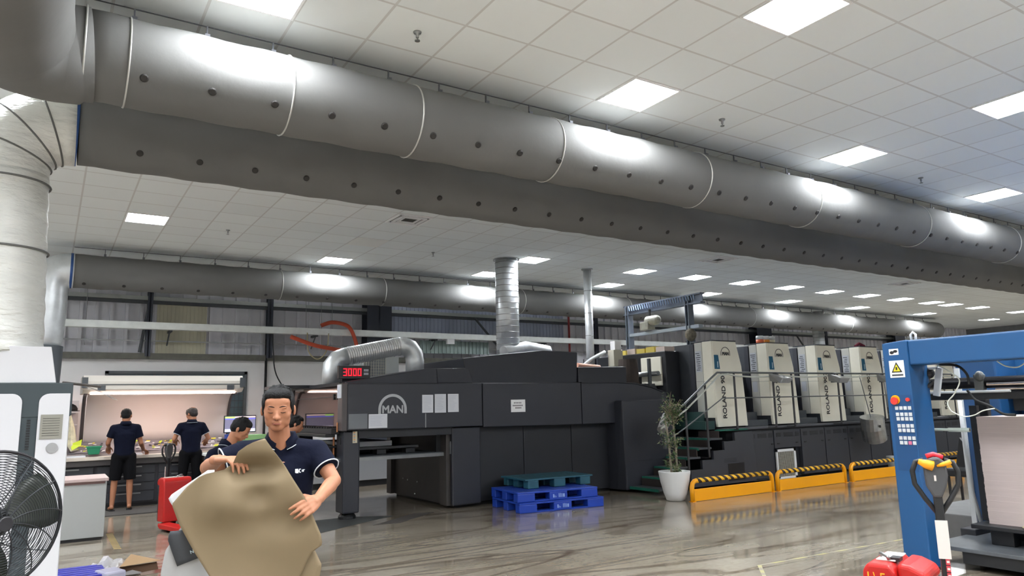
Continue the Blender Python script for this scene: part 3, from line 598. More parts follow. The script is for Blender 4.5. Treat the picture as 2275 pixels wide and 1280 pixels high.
# LED display
t=thing('led_counter','black LED speed counter showing red digits on the press','display',(4.02,10.9,2.1))
MB().box((3.77,10.88,2.08),(4.28,10.96,2.285)).build('housing',M('led_body',(24,18,22),.4),t,bevel=.006)
ledm=M('led_red',(255,30,50),.5,emit=1.5)
segs={'3':'abgcd','0':'abcdef'}
def seg7(ch,x,z,w,h,y):
    mb=MB(); th=.014; S={'a':((x,z+h-th),(x+w,z+h)),'g':((x,z+h/2-th/2),(x+w,z+h/2+th/2)),'d':((x,z),(x+w,z+th)),'b':((x+w-th,z+h/2),(x+w,z+h)),'c':((x+w-th,z),(x+w,z+h/2)),'f':((x,z+h/2),(x+th,z+h)),'e':((x,z),(x+th,z+h/2))}
    for c in segs[ch]: (a,b),(c2,d)=S[c]; mb.box((a,y-.004,b),(c2,y,d))
    mb.build('digit',ledm,t)
for k,ch in enumerate('3000'): seg7(ch,3.84+k*.078,2.125,.058,.115,10.88)
for k in range(2):
    for j in range(4): MB().box((4.175+j*.02,10.876,2.14+k*.055),(4.188+j*.02,10.88,2.175+k*.055)).build('caption_mark',M('led_caption',(190,190,200),.5),t)
MB().box((3.9,11.1,1.99),(4.2,11.2,2.1)).build('foot',black,t)
# fan unit box
t=thing('vent_unit','white metal box with square wire grille on top of the press','ventilation box',(4.9,12,2.0))
MB().box((4.6,12.0,2.0),(5.25,12.5,2.52)).build('housing',greyp,t,bevel=.01); MB().box((4.99,11.985,2.0),(5.25,12.0,2.52)).build('side_plate',M('plate_white',(200,204,202),.5),t)
mb=MB()
for i in range(12): mb.box((4.5+i*.045,11.97,2.1),(4.506+i*.045,11.976,2.5))
for i in range(9): mb.box((4.5,11.966,2.1+i*.05),(5.0,11.972,2.106+i*.05))
mb.build('grille',M('grille_cream',(206,204,190),.5),t)
# silver elbow duct on delivery
t=thing('exhaust_pipe','silver flexible pipe arching over the delivery end of the press','exhaust pipe',(4.5,11.5,2.0))
P=[(3.86,11.5,2.02),(3.86,11.5,2.2),(3.87,11.5,2.32),(3.95,11.5,2.42),(4.1,11.5,2.47)]; elbow(P,.15,galv,t,'elbow')
mb=MB(); N=50; mb.tube([(4.1+.95*i/N,11.5,2.47+.2*i/N) for i in range(N+1)],[.148+.006*(i%2) for i in range(N+1)],24); mb.build('ribbed_pipe',M('alu_flex',(214,216,218),.32,.6),t,smooth=False)
elbow([(5.03,11.5,2.655),(5.12,11.5,2.67),(5.24,11.5,2.63),(5.32,11.5,2.53),(5.34,11.5,2.42),(5.34,11.5,2.1)],.16,galv,t,'elbow')
# chimneys
def chim(x,y,r,z0,label):
    t=thing('chimney_pipe',label,'pipe',(x,y,z0)); MB().cyl((x,y,z0),(x,y,4.6),r,n=32).build('pipe',galv,t,smooth=True)
    k=z0+.1
    while k<4.55: MB().tube([(x+(r+.002)*math.cos(a),y+(r+.002)*math.sin(a),k) for a in [2*math.pi*i/28 for i in range(28)]],.006,6,closed=True).build('joint_ring',steel,t,smooth=True); k+=.12 if r>.15 else .5
    MB().lathe([(r+.04,-.02),(r+.04,0)],(x,y,4.6),32).build('collar',steel,t)
chim(7.82,12.38,.235,2.5,'fat ringed silver chimney pipe rising from the press to the ceiling')
chim(10.02,12.48,.09,2.0,'thin silver chimney pipe rising to the ceiling right of the fat one')
chim(22.4,15.3,.19,.0,'silver pipe rising far behind the third beige tower')
t=thing('foil_pipe','silver pipe lying on top of the press behind the fat chimney','pipe',(8.3,12.3,2.6)); MB().tube([(7.6,12.2,2.66),(8.2,12.3,2.78),(8.75,12.35,2.72),(8.85,12.4,2.5)],.13,20).build('pipe',galv,t,smooth=True)
# electric box, misc behind
t=thing('electric_box','cream electric box on a post right of the thin chimney','electric box',(10.42,12,2.3)); MB().box((10.28,12,2.4),(10.54,12.2,2.76)).build('box',M('cream_box',(196,192,176),.5),t,bevel=.01); MB().box((10.38,12.05,1.3),(10.44,12.15,2.4)).build('post',dgrey,t)
cable('steel_pipe',[(9.5,12.2,2.35),(9.8,12.2,2.55),(10.2,12.2,2.72)],.04,galv,'short bright pipe leaning beside the thin chimney','pipe')
cable('steel_pipe',[(9.35,12.1,2.42),(9.6,12.1,2.40),(9.95,12.1,2.38)],.05,M('pipe_pink',(200,150,130),.5),'short pinkish pipe lying beside the thin chimney','pipe')
cable('red_pipe',[(12.35,16.3,4.6),(12.35,16.3,2.0),(12.35,16.3,.0)],.03,M('red_pipe',(150,50,50),.5),'dark red vertical pipe on the wall right of the fat chimney','pipe')
tag(MB().box((8.25,15.87,3.16),(8.45,15.95,3.285)).build('junction_box',white),'small white box hanging under the cable tray','junction box')
tag(MB().box((10.32,12.0,2.76),(10.5,12.15,2.95)).build('junction_box',white),'small white box on top of the cream electric box','junction box')
# ================= HOIST FRAME =================
hb=M('hoist_grey',(112,120,134),.45,.3,noise=.1)
t=thing('hoist_frame','grey steel gantry with chain hoist above the press','hoist',(11.2,11.6,2.8))
mb=MB(); X=11.4
for y in (10.8,12.7): 
    MB().box((X-.08,y-.05,1.0),(X+.08,y-.03,3.85)).add([],[]).box((X-.08,y+.03,1.0),(X+.08,y+.05,3.85)).box((X-.01,y-.03,1.0),(X+.01,y+.03,3.85)).build('post',hb,t)
for z in (3.68,3.85): pass
MB().box((X-.07,10.4,3.83),(X+.07,12.8,3.86)).box((X-.07,10.4,3.64),(X+.07,12.8,3.67)).box((X-.01,10.4,3.67),(X+.01,12.8,3.83)).build('top_beam',hb,t)
mb=MB()
for i in range(28): mb.cyl((X-.09,12.6-i*.075,3.83),(X-.09,12.57-i*.075,3.72),.012,n=6)
mb.build('cable_coil',M('coil_blue',(130,150,180),.4),t)
MB().box((X-.06,10.5,3.13),(X+.06,12.7,3.2)).build('lower_beam',M('beam_light',(170,180,190),.4,.3),t)
h=MB().cyl((X-.1,11.7,3.42),(X-.1,11.98,3.42),.11,n=20).box((X-.22,11.85,3.22),(X,12.12,3.4)).ell((X-.1,11.7,3.42),.11).build('hoist_motor',M('motor_grey',(150,150,140),.5,noise=.2),t,bevel=.01)
MB().cyl((X-.1,11.9,3.5),(X-.1,11.9,3.68),.03,n=8).build('hook_link',black,t)
MB().ell((X-.05,10.75,3.0),(.12,.12,.14)).build('chain_bag',M('bag_brown',(110,104,90),.8,noise=.3,nscale=20),t)
# coater unit region
t=thing('coating_unit','dark coating unit with cream side cover left of the first beige tower','press unit',(11,11.5,0))
MB().box((10.72,10.9,.02),(11.13,13.1,2.66)).build('housing',chard,t,bevel=.02)
MB().box((10.68,11.0,1.95),(10.72,11.6,2.55)).build('side_cover',beige,t,bevel=.01)
MB().box((10.27,10.9,.02),(10.71,13.1,1.75)).build('step_deck',chard,t,bevel=.01)
for k in range(5): MB().box((10.35,10.88,1.5+k*.05),(10.7,10.9,1.515+k*.05)).build('slat',greyp,t)
MB().cyl((10.4,11,1.85),(10.4,13,1.85),.05).build('roller',steel,t,smooth=True); MB().cyl((10.6,11,2.2),(10.6,13,2.2),.05).build('roller',steel,t,smooth=True)
MB().box((10.3,10.95,1.75),(10.36,11.0,2.5)).build('post',dgrey,t); MB().box((10.3,12.9,1.75),(10.36,13,2.5)).build('post',dgrey,t)
for k,(yy,zz) in enumerate(((11.2,2.0),(11.7,2.05),(12.3,1.95))): MB().box((10.4,yy,1.75),(10.75,yy+.25,zz)).build('mechanism',[dgrey,M('mech_brown',(84,70,62),.6),greyp][k],t,bevel=.01)
for k in range(5):
    tag(MB().box((10.76,10.95+.3*k,2.66),(11.05,11.2+.3*k,2.76+.02*(k%2))).build('carton',M('carton_yellow',(206,186,90),.6) if k%3 else M('carton_pink',(206,190,180),.6)),'%s on the dark unit left of the first tower'%['first pale box in the row','yellow box second in the row','yellow box third in the row','pale box fourth in the row','yellow box last in the row'][k],'box','boxes in a row on the coating unit')
tag(MB().lathe([(.2,0),(.21,.3),(.19,.6)],(10.05,11.3,1.9),18).build('brown_drum',M('drum_brown',(60,50,44),.7,noise=.25,nscale=6),smooth=False),'brown dirty drum on the press under the hoist','drum')
# ================= TOWERS =================
Y0=10.0
def tower(k,label):
    x=11.15+1.68*k; t=thing('printing_tower',label,'printing tower',(x,Y0,1.05),0,'beige printing towers of the press')
    MB().prism([(x,1.28),(x,2.8),(x+.69,2.8),(x+.82,2.3),(x+.865,1.6),(x+.89,1.1),(x+.02,1.1)],Y0,Y0+.06).build('front_cover',beige,t,bevel=.01)
    MB().box((x-.012,Y0+.02,1.28),(x+.03,Y0+.27,2.8)).build('side_cover',beige,t,bevel=.006)
    MB().box((x-.012,Y0+.28,1.28),(x+.03,Y0+.48,2.79)).build('side_cover',M('beige_cool',(200,200,192),.4),t,bevel=.006)
    MB().box((x-.03,Y0+.49,1.28),(x+.1,Y0+.6,2.76)).build('edge_strip',M('strip_dark',(58,60,68),.5),t)
    MB().prism([(x+.03,1.1),(x+.03,2.78),(x+.66,2.78),(x+.8,2.3),(x+.86,1.1)],Y0+.06,Y0+3.0).build('housing',M('tower_dark',(70,74,80),.5,noise=.1),t)
    MB().prism([(x-.01,2.8),(x-.01,2.82),(x+.7,2.82),(x+.69,2.8)],Y0,Y0+.6).build('top_edge',dgrey,t)
    arc_logo(x+.36,Y0-.0015,2.55,.135,.012,blackp,t)
    text('ROLAND 900',.15,(x+.235,Y0-.0045,1.72),(R(90),R(-90),0),blackp,t,sx=1.05,bold=.003)
    l=MB().prism([(x+.02,2.24),(x+.02,2.52),(x+.14,2.52),(x+.17,2.24)],Y0-.006,Y0+.001).build('blue_label',M('label_teal',(10,92,124),.4),t)
    MB().box((x+.10,Y0-.009,2.27),(x+.12,Y0-.005,2.39)).build('label_mark',M('mark_white',(206,224,230),.5),l)
    MB().box((x-.017,Y0+.3,2.2),(x-.011,Y0+.46,2.62)).build('instruction_plate',M('plate_pale',(190,194,200),.4),t)
    rnd=random.Random(k)
    for q in range(9): MB().box((x-.02,Y0+.31+rnd.uniform(0,.04),2.23+q*.042),(x-.0165,Y0+.40+rnd.uniform(0,.05),2.245+q*.042)).build('plate_mark',M('mark_dark',(70,74,80),.6),t)
    if k>0: MB().box((x-.017,Y0+.32,1.78),(x-.011,Y0+.44,2.0)).build('key_plate',M('plate_pale',(190,194,200),.4),t)
    MB().box((x-.013,Y0+.0,2.0),(x-.011,Y0+.48,2.004)).build('seam',dgrey,t)
    return t
L=['leftmost beige printing tower, next to the stair handrail bend','second beige printing tower from the left, jars on its top','third beige printing tower, silver pipe rising behind it','fourth beige printing tower, nearest left of the blue post','fifth beige printing tower, seen through the blue gantry','sixth beige printing tower, farthest along the line']
for k in range(6): tower(k,L[k])
t=thing('base_cabinets','dark grey base cabinets with vents under the beige towers','machine base',(15.5,11.4,0))
MB().box((11.3,9.95,.02),(21.4,13.1,1.04)).build('carcass',chard,t)
MB().box((11.2,9.88,1.03),(21.4,10.1,1.075)).build('ledge',M('ledge_grey',(84,86,92),.45),t,bevel=.006)
ex=[11.85,12.64,13.52,14.35,15.2,16.03,16.88,17.7,18.55,19.4,20.25,21.1]
for k in range(11):
    x0,x1=ex[k]+.015,ex[k+1]-.015; z0=.05 if k!=1 else .62
    d=MB().box((x0,9.87,z0),(x1,9.95,.985)).build('door',M('door_grey',(64,66,72),.42),t,bevel=.008)
    mb=MB()
    for (a,b) in ((.06,.2),(.3,.58),(.66,.78)):
        w_=(x1-x0)/.82
        for q in range(4): mb.box((x0+a*w_,9.864,.85+q*.022),(x0+b*w_,9.871,.862+q*.022))
    mb.build('vent',black,d)
    for a in (.08,.68): MB().box((x0+a,9.862,.70),(x0+a+.07,9.871,.725)).build('latch',black,d)
MB().prism([(10.05,.05),(10.05,.36),(10.36,.36),(10.36,.52),(10.67,.52),(10.67,.68),(10.98,.68),(10.98,.84),(11.29,.84),(11.29,1.0),(11.84,1.0),(11.84,.05)],9.72,9.78).build('stair_side',M('door_grey',(64,66,72),.42),t,bevel=.006)
MB().box((11.05,9.712,.1),(11.5,9.721,.42)).build('access_recess',black,t)
MB().box((11.84,9.78,.03),(12.64,9.87,.06)).build('kick_plate',black,t)
for k in range(4): MB().box((10.95,9.718-.0,.45+.02*k),(11.3,9.722,.456+.02*k)).build('side_vent',black,t)
# between-tower steps
for k in range(5):
    x=11.15+1.68*k
    q=thing('press_step','','step',(x+1.2,10.3,1.04),0,'small steps between the beige towers'); q['label']=['small dark green step between the first and second towers','small dark step between the second and third towers','small dark step between the third and fourth towers','small dark step between the fourth and fifth towers','small dark step between the fifth and sixth towers'][k]
    MB().box((x+.93,10.1,1.075),(x+1.64,11.2,1.2)).build('tread',dgrey,q,bevel=.006); MB().box((x+1.1,10.35,1.2),(x+1.62,11.2,1.36)).build('upper_tread',dgrey,q,bevel=.006)
    MB().box((x+.9,10.9,1.36),(x+1.6,11.4,2.5)).build('riser_cover',chard,q)
# grille panel leaning
t=thing('mesh_panel','white framed mesh grille leaning in an opening of the press base','grille panel',(12.95,9.85,0))
mb=MB(); mb.box((12.62,9.82,0.01),(13.24,9.85,.05)); mb.box((12.62,9.82,.55),(13.24,9.85,.6)); mb.box((12.62,9.82,.01),(12.66,9.85,.6)); mb.box((13.18,9.82,.01),(13.24,9.85,.6)); mb.build('frame',white,t)
mb=MB()
for i in range(18): mb.box((12.66+i*.03,9.83,.05),(12.665+i*.03,9.835,.55))
for i in range(17): mb.box((12.66,9.826,.05+i*.03),(13.2,9.831,.055+i*.03))
mb.build('mesh',M('grille_cream',(206,204,190),.5),t); MB().box((12.64,9.84,.02),(13.2,9.845,.58)).build('backing',M('back_brown',(90,80,74),.7),t)
# stairs
t=thing('press_stairs','dark metal stairs with green treads climbing to the press walkway','stairs',(10.2,10,0))
for k in range(6):
    x=9.05+.31*k+(0 if k else 0); z=.16*(k+1)-.06; y0=9.55 if k<2 else 9.74
    if k>=6: z=1.06
    s=MB().box((x,y0,z-.025),(x+.36,10.28 if k<4 else 10.85,z+.01)).build('tread',dgrey,t,bevel=.004)
    MB().box((x-.012,y0,z-.035),(x+.03,10.28 if k<4 else 10.85,z+.012)).build('nosing',green,s,bevel=.004)
    MB().box((x+.28,y0+.02,max(0,z-.02)),(x+.3,10.27,z+.14)).build('riser',M('riser_brown',(56,48,46),.6),t)
MB().box((10.91,9.74,1.035),(11.26,9.87,1.06)).box((11.26,9.74,1.035),(11.7,9.87,1.06)).build('landing',green,t)
MB().box((10.85,10.05,1.06),(11.12,10.85,1.22)).box((10.97,10.3,1.22),(11.12,10.85,1.40)).build('top_step',M('step_teal',(44,74,72),.6),t)
# handrail
t=thing('handrail','thin grey pipe handrail rising with the stairs along the walkway','railing',(12,9.4,.4))
yr=9.66
MB().tube([(9.3,yr,1.22),(9.9,yr,1.55),(10.6,yr,2.0),(10.85,yr,2.15),(11.1,yr,2.15),(21,yr,2.15)],.02,8).build('top_rail',M('rail_grey',(110,114,114),.35,.5),t,smooth=True)
MB().tube([(9.25,yr-.05,1.14),(9.9,yr-.05,1.46),(10.6,yr-.05,1.92),(10.85,yr-.05,2.1),(11.1,yr-.05,2.12)]+[(11.1+.2*i,yr-.05,2.10-.035*math.sin(math.pi*(i%8)/8)) for i in range(1,48)],.016,8).build('pale_cable',M('cable_pale',(206,210,200),.4),t,smooth=True)
MB().tube([(9.5,yr,.95),(9.9,yr,1.13),(10.95,yr,1.66),(21,yr,1.66)],.012,8).build('mid_rail',M('rail_grey',(110,114,114),.35,.5),t,smooth=True)
for x,z0,z1 in ((9.95,.3,1.58),(10.5,.55,1.95),(11.33,1.05,2.15),(12.5,1.05,2.15),(13.1,1.05,2.15),(14.7,1.05,2.15),(16.4,1.05,2.15),(18,1.05,2.15),(19.6,1.05,2.15)):
    MB().box((x-.02,yr-.0,z0),(x+.02,yr+.02,z1)).build('post',M('post_grey',(74,74,76),.4,.3),t)
    MB().box((x-.02,yr,z0),(x+.02,9.86,z0+.02)).build('foot',M('post_grey',(74,74,76),.4,.3),t)
# shelves on the rail
def rshelf(x,label):
    t=thing('rail_tray',label,'tray',(x,yr,2.0),0,'foil-wrapped trays on the handrail')
    MB().add([(x-.22,yr-.08,1.98),(x+.2,yr-.08,1.98),(x+.12,yr-.3,1.93),(x-.18,yr-.3,1.93),(x-.24,yr-.08,2.14),(x+.2,yr-.08,2.1),(x+.24,yr-.3,2.03),(x-.1,yr-.3,2.03)],[(0,3,2,1),(4,5,6,7),(0,1,5,4),(1,2,6,5),(2,3,7,6),(3,0,4,7)]).build('tray_body',M('tray_foil',(150,150,148),.35,.4,bump=.3,bscale=20),t,bevel=.008)
    MB().box((x-.02,yr-.1,1.95),(x+.02,yr,2.15)).build('clip',dgrey,t)
rshelf(12.5,'grey tray hung on the handrail at the second tower'); rshelf(14.45,'grey tray hung on the handrail at the third tower'); rshelf(16.3,'grey tray hung on the handrail beside the blue post')
t=thing('metal_drum','battered silver drum hanging beside the blue post','drum',(15.6,9.5,.7))
MB().tube([(15.45,9.42,1.18),(15.5,9.45,.95),(15.62,9.5,.7)],.25,20).build('shell',M('drum_silver',(186,188,188),.25,.7,noise=.2,nscale=5,bump=.3,bscale=7),t)
MB().lathe([(.03,0),(.03,.01)],(15.35,9.19,.98),10,'y').build('hole',black,t); MB().cyl((15.45,9.45,1.18),(15.45,9.62,2.1),.008).build('strap',dgrey,t)
t=thing('paper_roll','pale grey rolled sheet tucked by the stairs behind the plant','roll',(9.6,9.9,1.2)); MB().cyl((9.5,9.85,1.1),(9.75,9.95,1.35),.09,n=20).build('roll',M('roll_grey',(160,158,156),.6),t,smooth=True); MB().box((9.6,9.9,.76),(9.66,9.95,1.2)).build('holder',dgrey,t)
# jars on second tower
for k,(xx,c) in enumerate(((12.92,(226,110,70)),(13.12,(232,150,60)),(13.3,(214,212,190)))):
    q=thing('ink_jar',['left clear jar with orange ink on the second tower','middle clear jar with amber ink on the second tower','right clear jar with pale contents on the second tower'][k],'jar',(xx,10.25,2.82),0,'jars on the second tower')
    MB().lathe([(.075,0),(.08,.02),(.08,.08)],(xx,10.25,2.82),16).build('contents',M('ink%d'%k,c,.5),q,smooth=True); MB().lathe([(.08,.08),(.08,.15),(.07,.16)],(xx,10.25,2.82),16).build('glass_top',M('jar_clear',(206,210,210),.2),q,smooth=True)
tag(MB().tube([(16.35,10.2,2.83),(16.5,10.2,2.9),(16.7,10.2,2.84)],.04,8).build('red_cloth',M('cloth_maroon',(120,40,60),.9)),'dark red rag lying on the fourth tower','rag')
# ================= BARRIERS =================
st=stripes('barrier_stripes',(246,190,40),(48,30,26),.155,(1,0,1.2))
def barrier(x0,x1,label,y=8.65):
    t=thing('floor_barrier',label,'barrier',(x0,y,0),0,'low yellow barriers along the press')
    r=.038; h=.33
    pts=[(x0+r,y,0.0),(x0+r,y,h-.1),(x0+r+.02,y,h-.04),(x0+r+.06,y,h-.01),(x0+r+.12,y,h)]
    MB().tube(pts,r,12).build('end_post',yellow,t,smooth=True)
    pe=[(x1-(p[0]-x0),y,p[2]) for p in pts]; MB().tube(pe,r,12).build('end_post',yellow,t,smooth=True)
    MB().cyl((x0+.15,y,h),(x1-.15,y,h),r+.001,n=14).build('striped_rail',st,t,smooth=True)
    MB().box((x0+.02,y-.012,.004),(x1-.05,y+.012,.195)).build('plate',yellow,t,bevel=.003)
    for x in (x0,x1-.08): MB().box((x,y-.045,0),(x+.08,y+.045,.006)).build('base_plate',yellow,t)
barrier(8.9,10.97,'nearest yellow striped floor barrier, beside the white plant pot'); barrier(11.04,13.12,'second yellow striped floor barrier in front of the mesh grille'); barrier(13.26,15.3,'third yellow striped floor barrier, ending behind the blue post'); barrier(15.4,17.5,'farthest yellow striped barrier, seen through the blue gantry')
tag(MB().lathe([(.12,0),(.15,.32),(.155,.34)],(15.6,9.1,0),20).build('bucket',M('bucket_white',(206,208,204),.5),smooth=True),'white bucket standing behind the third yellow barrier','bucket')
# ================= PLANT =================
t=thing('plant_pot','tall white tapering planter at the foot of the stairs','plant pot',(8.88,8.97,0))
MB().lathe([(.11,0),(.15,.01),(.19,.12),(.235,.3),(.262,.46),(.262,.475),(.235,.475),(.23,.42)],(8.88,8.97,0),36).build('pot',M('pot_white',(224,224,222),.35),t,smooth=True)
MB().lathe([(.01,0),(.228,0),(.228,.01),(.01,.012)],(8.88,8.97,.415),24).build('soil',M('soil',(50,40,32),.95),t)
t=thing('potted_tree','thin-stemmed leafy ficus growing in the white planter','plant',(8.88,8.97,.42))
rnd=random.Random(5)
stems=[[(8.82,8.97,.42),(8.80,8.97,.8),(8.76,8.96,1.15),(8.74,8.97,1.3),(8.85,8.97,1.42)],[(8.94,8.97,.42),(8.95,8.97,.85),(8.91,8.96,1.2),(8.93,8.96,1.45)]]
for q,p in enumerate(stems): MB().tube(p,[.019,.017,.015,.013,.01][:len(p)],8).build('stem',M('bark_pale',(150,140,122),.7,noise=.2,nscale=30),t,smooth=True)
ends=[]
mb=MB()
for k in range(34):
    a=rnd.uniform(0,6.28); b=Vector((8.87+rnd.uniform(-.05,.06),8.97,rnd.uniform(1.2,1.45))); L_=rnd.uniform(.15,.42)
    e=b+Vector((math.cos(a)*L_*.6,math.sin(a)*L_*.5,L_*rnd.uniform(.3,1.0))); mb.tube([b,(b+e)/2+Vector((0,0,.03)),e],[.006,.004,.003],5); ends.append((b,e))
for k in range(14):
    z=rnd.uniform(.55,1.1); a=rnd.uniform(0,6.28); b=Vector((8.78 if k%4 else 8.94,8.97,z)); e=b+Vector((math.cos(a)*.13-.02,math.sin(a)*.13,.06)); mb.tube([b,e],[.004,.002],5); ends.append((b,e))
for k in range(8):
    a=rnd.uniform(0,6.28); b=Vector((8.93,8.97,.45)); e=b+Vector((math.cos(a)*.12,math.sin(a)*.12,.14)); ends.append((b,e))
mb.build('twigs',M('twig',(166,146,130),.7),t)
def leaf(mb,c,d,s):
    d=d.normalized(); sd=d.cross(Vector((0,0,1)))
    if sd.length<.1: sd=Vector((1,0,0))
    sd.normalize(); sd=(sd+Vector((0,0,rnd.uniform(-.6,.6)))).normalized(); n=d.cross(sd)*.15
    mb.add([c,c+d*s*.4+sd*s*.2+n*s,c+d*s,c+d*s*.4-sd*s*.2+n*s],[(0,1,2,3)])
m1=MB(); m2=MB()
for b,e in ends:
    for k in range(15):
        u=rnd.uniform(.2,1.05); c=b+(e-b)*u+Vector((rnd.gauss(0,.03),rnd.gauss(0,.03),rnd.gauss(0,.03)))
        leaf(m1 if rnd.random()<.65 else m2,c,Vector((rnd.gauss(0,1),rnd.gauss(0,1),rnd.gauss(-.5,.6))),rnd.uniform(.045,.08))
l=m1.build('leaves',M('leaf_green',(74,98,56),.5,noise=.3,nscale=9),t); l['kind']='stuff'
l=m2.build('leaves',M('leaf_olive',(132,134,96),.5,noise=.3,nscale=9),t); l['kind']='stuff'
# ================= PALLETS =================
def pallet(loc,rz,mat,label,L_=1.5,W_=1.0,bottom=True,writing=False):
    t=thing('plastic_pallet',label,'pallet',loc,rz,'plastic pallets in front of the press')
    mb=MB(); n=11
    MB().box((0,0,.125),(L_,W_,.15)).build('deck',mat,t,local=True,bevel=.004)
    g=MB()
    for i in range(1,n): g.box((.06,W_*i/n-.006,.1495),(L_-.06,W_*i/n+.006,.1515))
    g.build('deck_grooves',M('groove_'+mat.name,tuple(int(255*(c**.45)*.5) for c in list(mat.node_tree.nodes['Principled BSDF'].inputs[0].default_value)[:3]),.6),t,local=True)
    for x0,x1 in ((0,.3),(L_/2-.16,L_/2+.16),(L_-.3,L_)):
        for y0,y1 in ((0,.15),(W_/2-.08,W_/2+.08),(W_-.15,W_)):
            if not bottom: x0b,x1b=x0+.05,x1-.05
            else: x0b,x1b=x0,x1
            MB().box((x0b,y0,0),(x1b,y1,.126)).build('block',mat,t,local=True,bevel=.012)
    if bottom:
        for y0 in (0,W_/2-.07,W_-.14): MB().box((.25,y0+.005,0.002),(L_-.25,y0+.13,.022)).build('runner',mat,t,local=True)
    if writing:
        mw=MB()
        for k,(a,b,h) in enumerate(((-.1,.02,.05),(-.07,.008,.03),(-.05,.008,.02),(0,.012,.06),(.025,.012,.06),(.05,.012,.055),(.075,.03,.05))): mw.box((L_/2+a,-.003,.04),(L_/2+a+b,0,.04+h))
        mw.build('chalk_marks',M('chalk',(150,176,226),.8),t,local=True)
    return t
pallet((6.09,9.42,0),R(-6.5),blue,'bottom blue plastic pallet of the stack in front of the press',1.5,1.0,writing=True)
pallet((6.09,9.47,.152),R(-7),blue,'upper of the two blue plastic pallets',1.42,.98,writing=True)
pallet((6.42,9.75,.306),R(-3.0),teal,'thin dark teal pallet on top of the blue pallets',1.3,.8,bottom=False)
# ================= BLUE FEEDER =================
t=thing('press_feeder','blue feeder gantry of a second press with keypad post and warning sign','printing press',(7.0,3.95,0))
BX=7.0
MB().prism([(4.09,.02),(4.09,2.13),(3.84,2.15),(3.84,.02)],BX,BX+.34,'x').build('front_post',mblue,t,bevel=.012)
MB().box((BX+.02,.6,1.905),(BX+.3,3.845,2.145)).build('top_beam',mblue,t,bevel=.015)
MB().box((BX-.003,3.85,.9),(BX+.001,4.05,1.62)).build('x',mblue,t)
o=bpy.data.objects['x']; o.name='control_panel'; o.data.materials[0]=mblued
def kp(y,z,w,h,mat,nm='key'): return MB().box((BX-.010,y-w/2,z-h/2),(BX-.003,y+w/2,z+h/2)).build(nm,mat,t,bevel=.002)
MB().lathe([(.036,-.03),(.034,-.012),(.02,-.01),(.02,0)],(BX-.003,4.005,1.565),20,'x').build('emergency_stop',M('estop_red',(226,60,50),.35),t); MB().lathe([(.045,-.006),(.045,0)],(BX-.003,4.005,1.575),20,'x').build('stop_collar',yellow,t)
MB().lathe([(.018,-.02),(.018,0)],(BX-.003,3.88,1.575),16,'x').build('red_button',M('estop_red',(226,60,50),.35),t)
rows_=[1.495,1.435,1.392,1.325,1.282,1.21,1.165]
for r_,z in enumerate(rows_):
    for c in range(4): kp(4.00-.042*c-.002*r_,z,.032,.034,M('key_pale',(196,200,202),.5) if not (r_==6 and c==2) else M('key_pink',(200,110,140),.5))
w_=MB().box((BX-.006,3.885,1.79),(BX,4.03,1.955)).build('warning_sign',white,t)
MB().prism([(3.905,1.84),(4.01,1.84),(3.9575,1.94)],BX-.009,BX-.006,'x').build('warning_triangle',black,w_); MB().prism([(3.922,1.849),(3.993,1.849),(3.9575,1.918)],BX-.011,BX-.009,'x').build('triangle_field',M('warn_yellow',(226,206,40),.5),w_)
MB().box((BX-.012,3.95,1.862),(BX-.011,3.966,1.892)).build('symbol',black,w_); MB().box((BX-.008,3.9,1.805),(BX-.006,4.01,1.822)).build('sign_text',dgrey,w_)
b_=rr_panel(3.93,4.03,2.03,2.09,0,1,.012,(1,1)); mm=MB().box((BX-.005,3.925,2.01),(BX,4.02,2.07)).build('badge',white,t,bevel=.01)
MB().ell((BX-.006,3.99,2.035),(.004,.022,.016)).ell((BX-.006,3.955,2.045),(.004,.022,.014)).build('badge_mark',black,mm)
MB().tube([(BX+.1,3.84,2.14),(BX+.1,3.845,2.20),(BX+.1,3.82,2.225),(BX+.1,3.795,2.20),(BX+.1,3.80,2.14)],.012,8).build('lifting_eye',M('eye_white',(220,220,216),.4),t,smooth=True)
# far side frame
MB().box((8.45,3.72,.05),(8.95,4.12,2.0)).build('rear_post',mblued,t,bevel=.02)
MB().box((8.42,4.08,.05),(8.45,4.13,1.9)).build('post_edge',M('edge_white',(200,204,206),.4),t)
MB().tube([(8.1,3.95,1.55),(8.12,3.96,1.1),(8.2,3.98,.6),(8.42,4.0,.05)],.02,8).build('guide_rail',M('edge_white',(200,204,206),.4),t,smooth=True)
MB().box((7.95,3.62,.25),(8.02,3.74,1.65)).build('pile_guide',black,t,bevel=.01)
MB().box((7.75,3.63,.4),(7.8,3.70,1.5)).build('pile_guide',black,t)
MB().box((8.9,1.2,.4),(9.6,4.35,2.03)).build('blue_housing',mblue,t,bevel=.02)
MB().box((8.62,1.2,1.55),(8.9,3.7,1.66)).build('cross_beam',black,t,bevel=.01)
MB().cyl((7.6,4.0,1.72),(7.6,1.0,1.72),.055,n=18).build('black_roller',M('roller_black',(30,30,34),.3),t,smooth=True)
MB().box((7.55,1.0,1.56),(7.68,3.98,1.63)).build('cross_bar',black,t,bevel=.008)
MB().cyl((7.5,3.98,1.635),(7.5,3.2,1.635),.012,n=8).build('pale_rod',M('edge_white',(200,204,206),.4),t)
MB().cyl((7.4,3.35,1.70),(7.4,1.0,1.70),.012,n=8).build('chrome_rod',M('chrome',(226,210,206),.15,.9),t); MB().cyl((7.4,3.28,1.655),(7.4,1.0,1.655),.009,n=8).build('chrome_rod',M('chrome',(226,210,206),.15,.9),t)
MB().cyl((7.55,3.98,1.27),(7.55,3.62,1.27),.014,n=8).cyl((7.55,3.82,1.27),(7.55,3.62,1.27),.02,n=8).build('cross_tube',M('tube_pale',(186,196,186),.4),t)
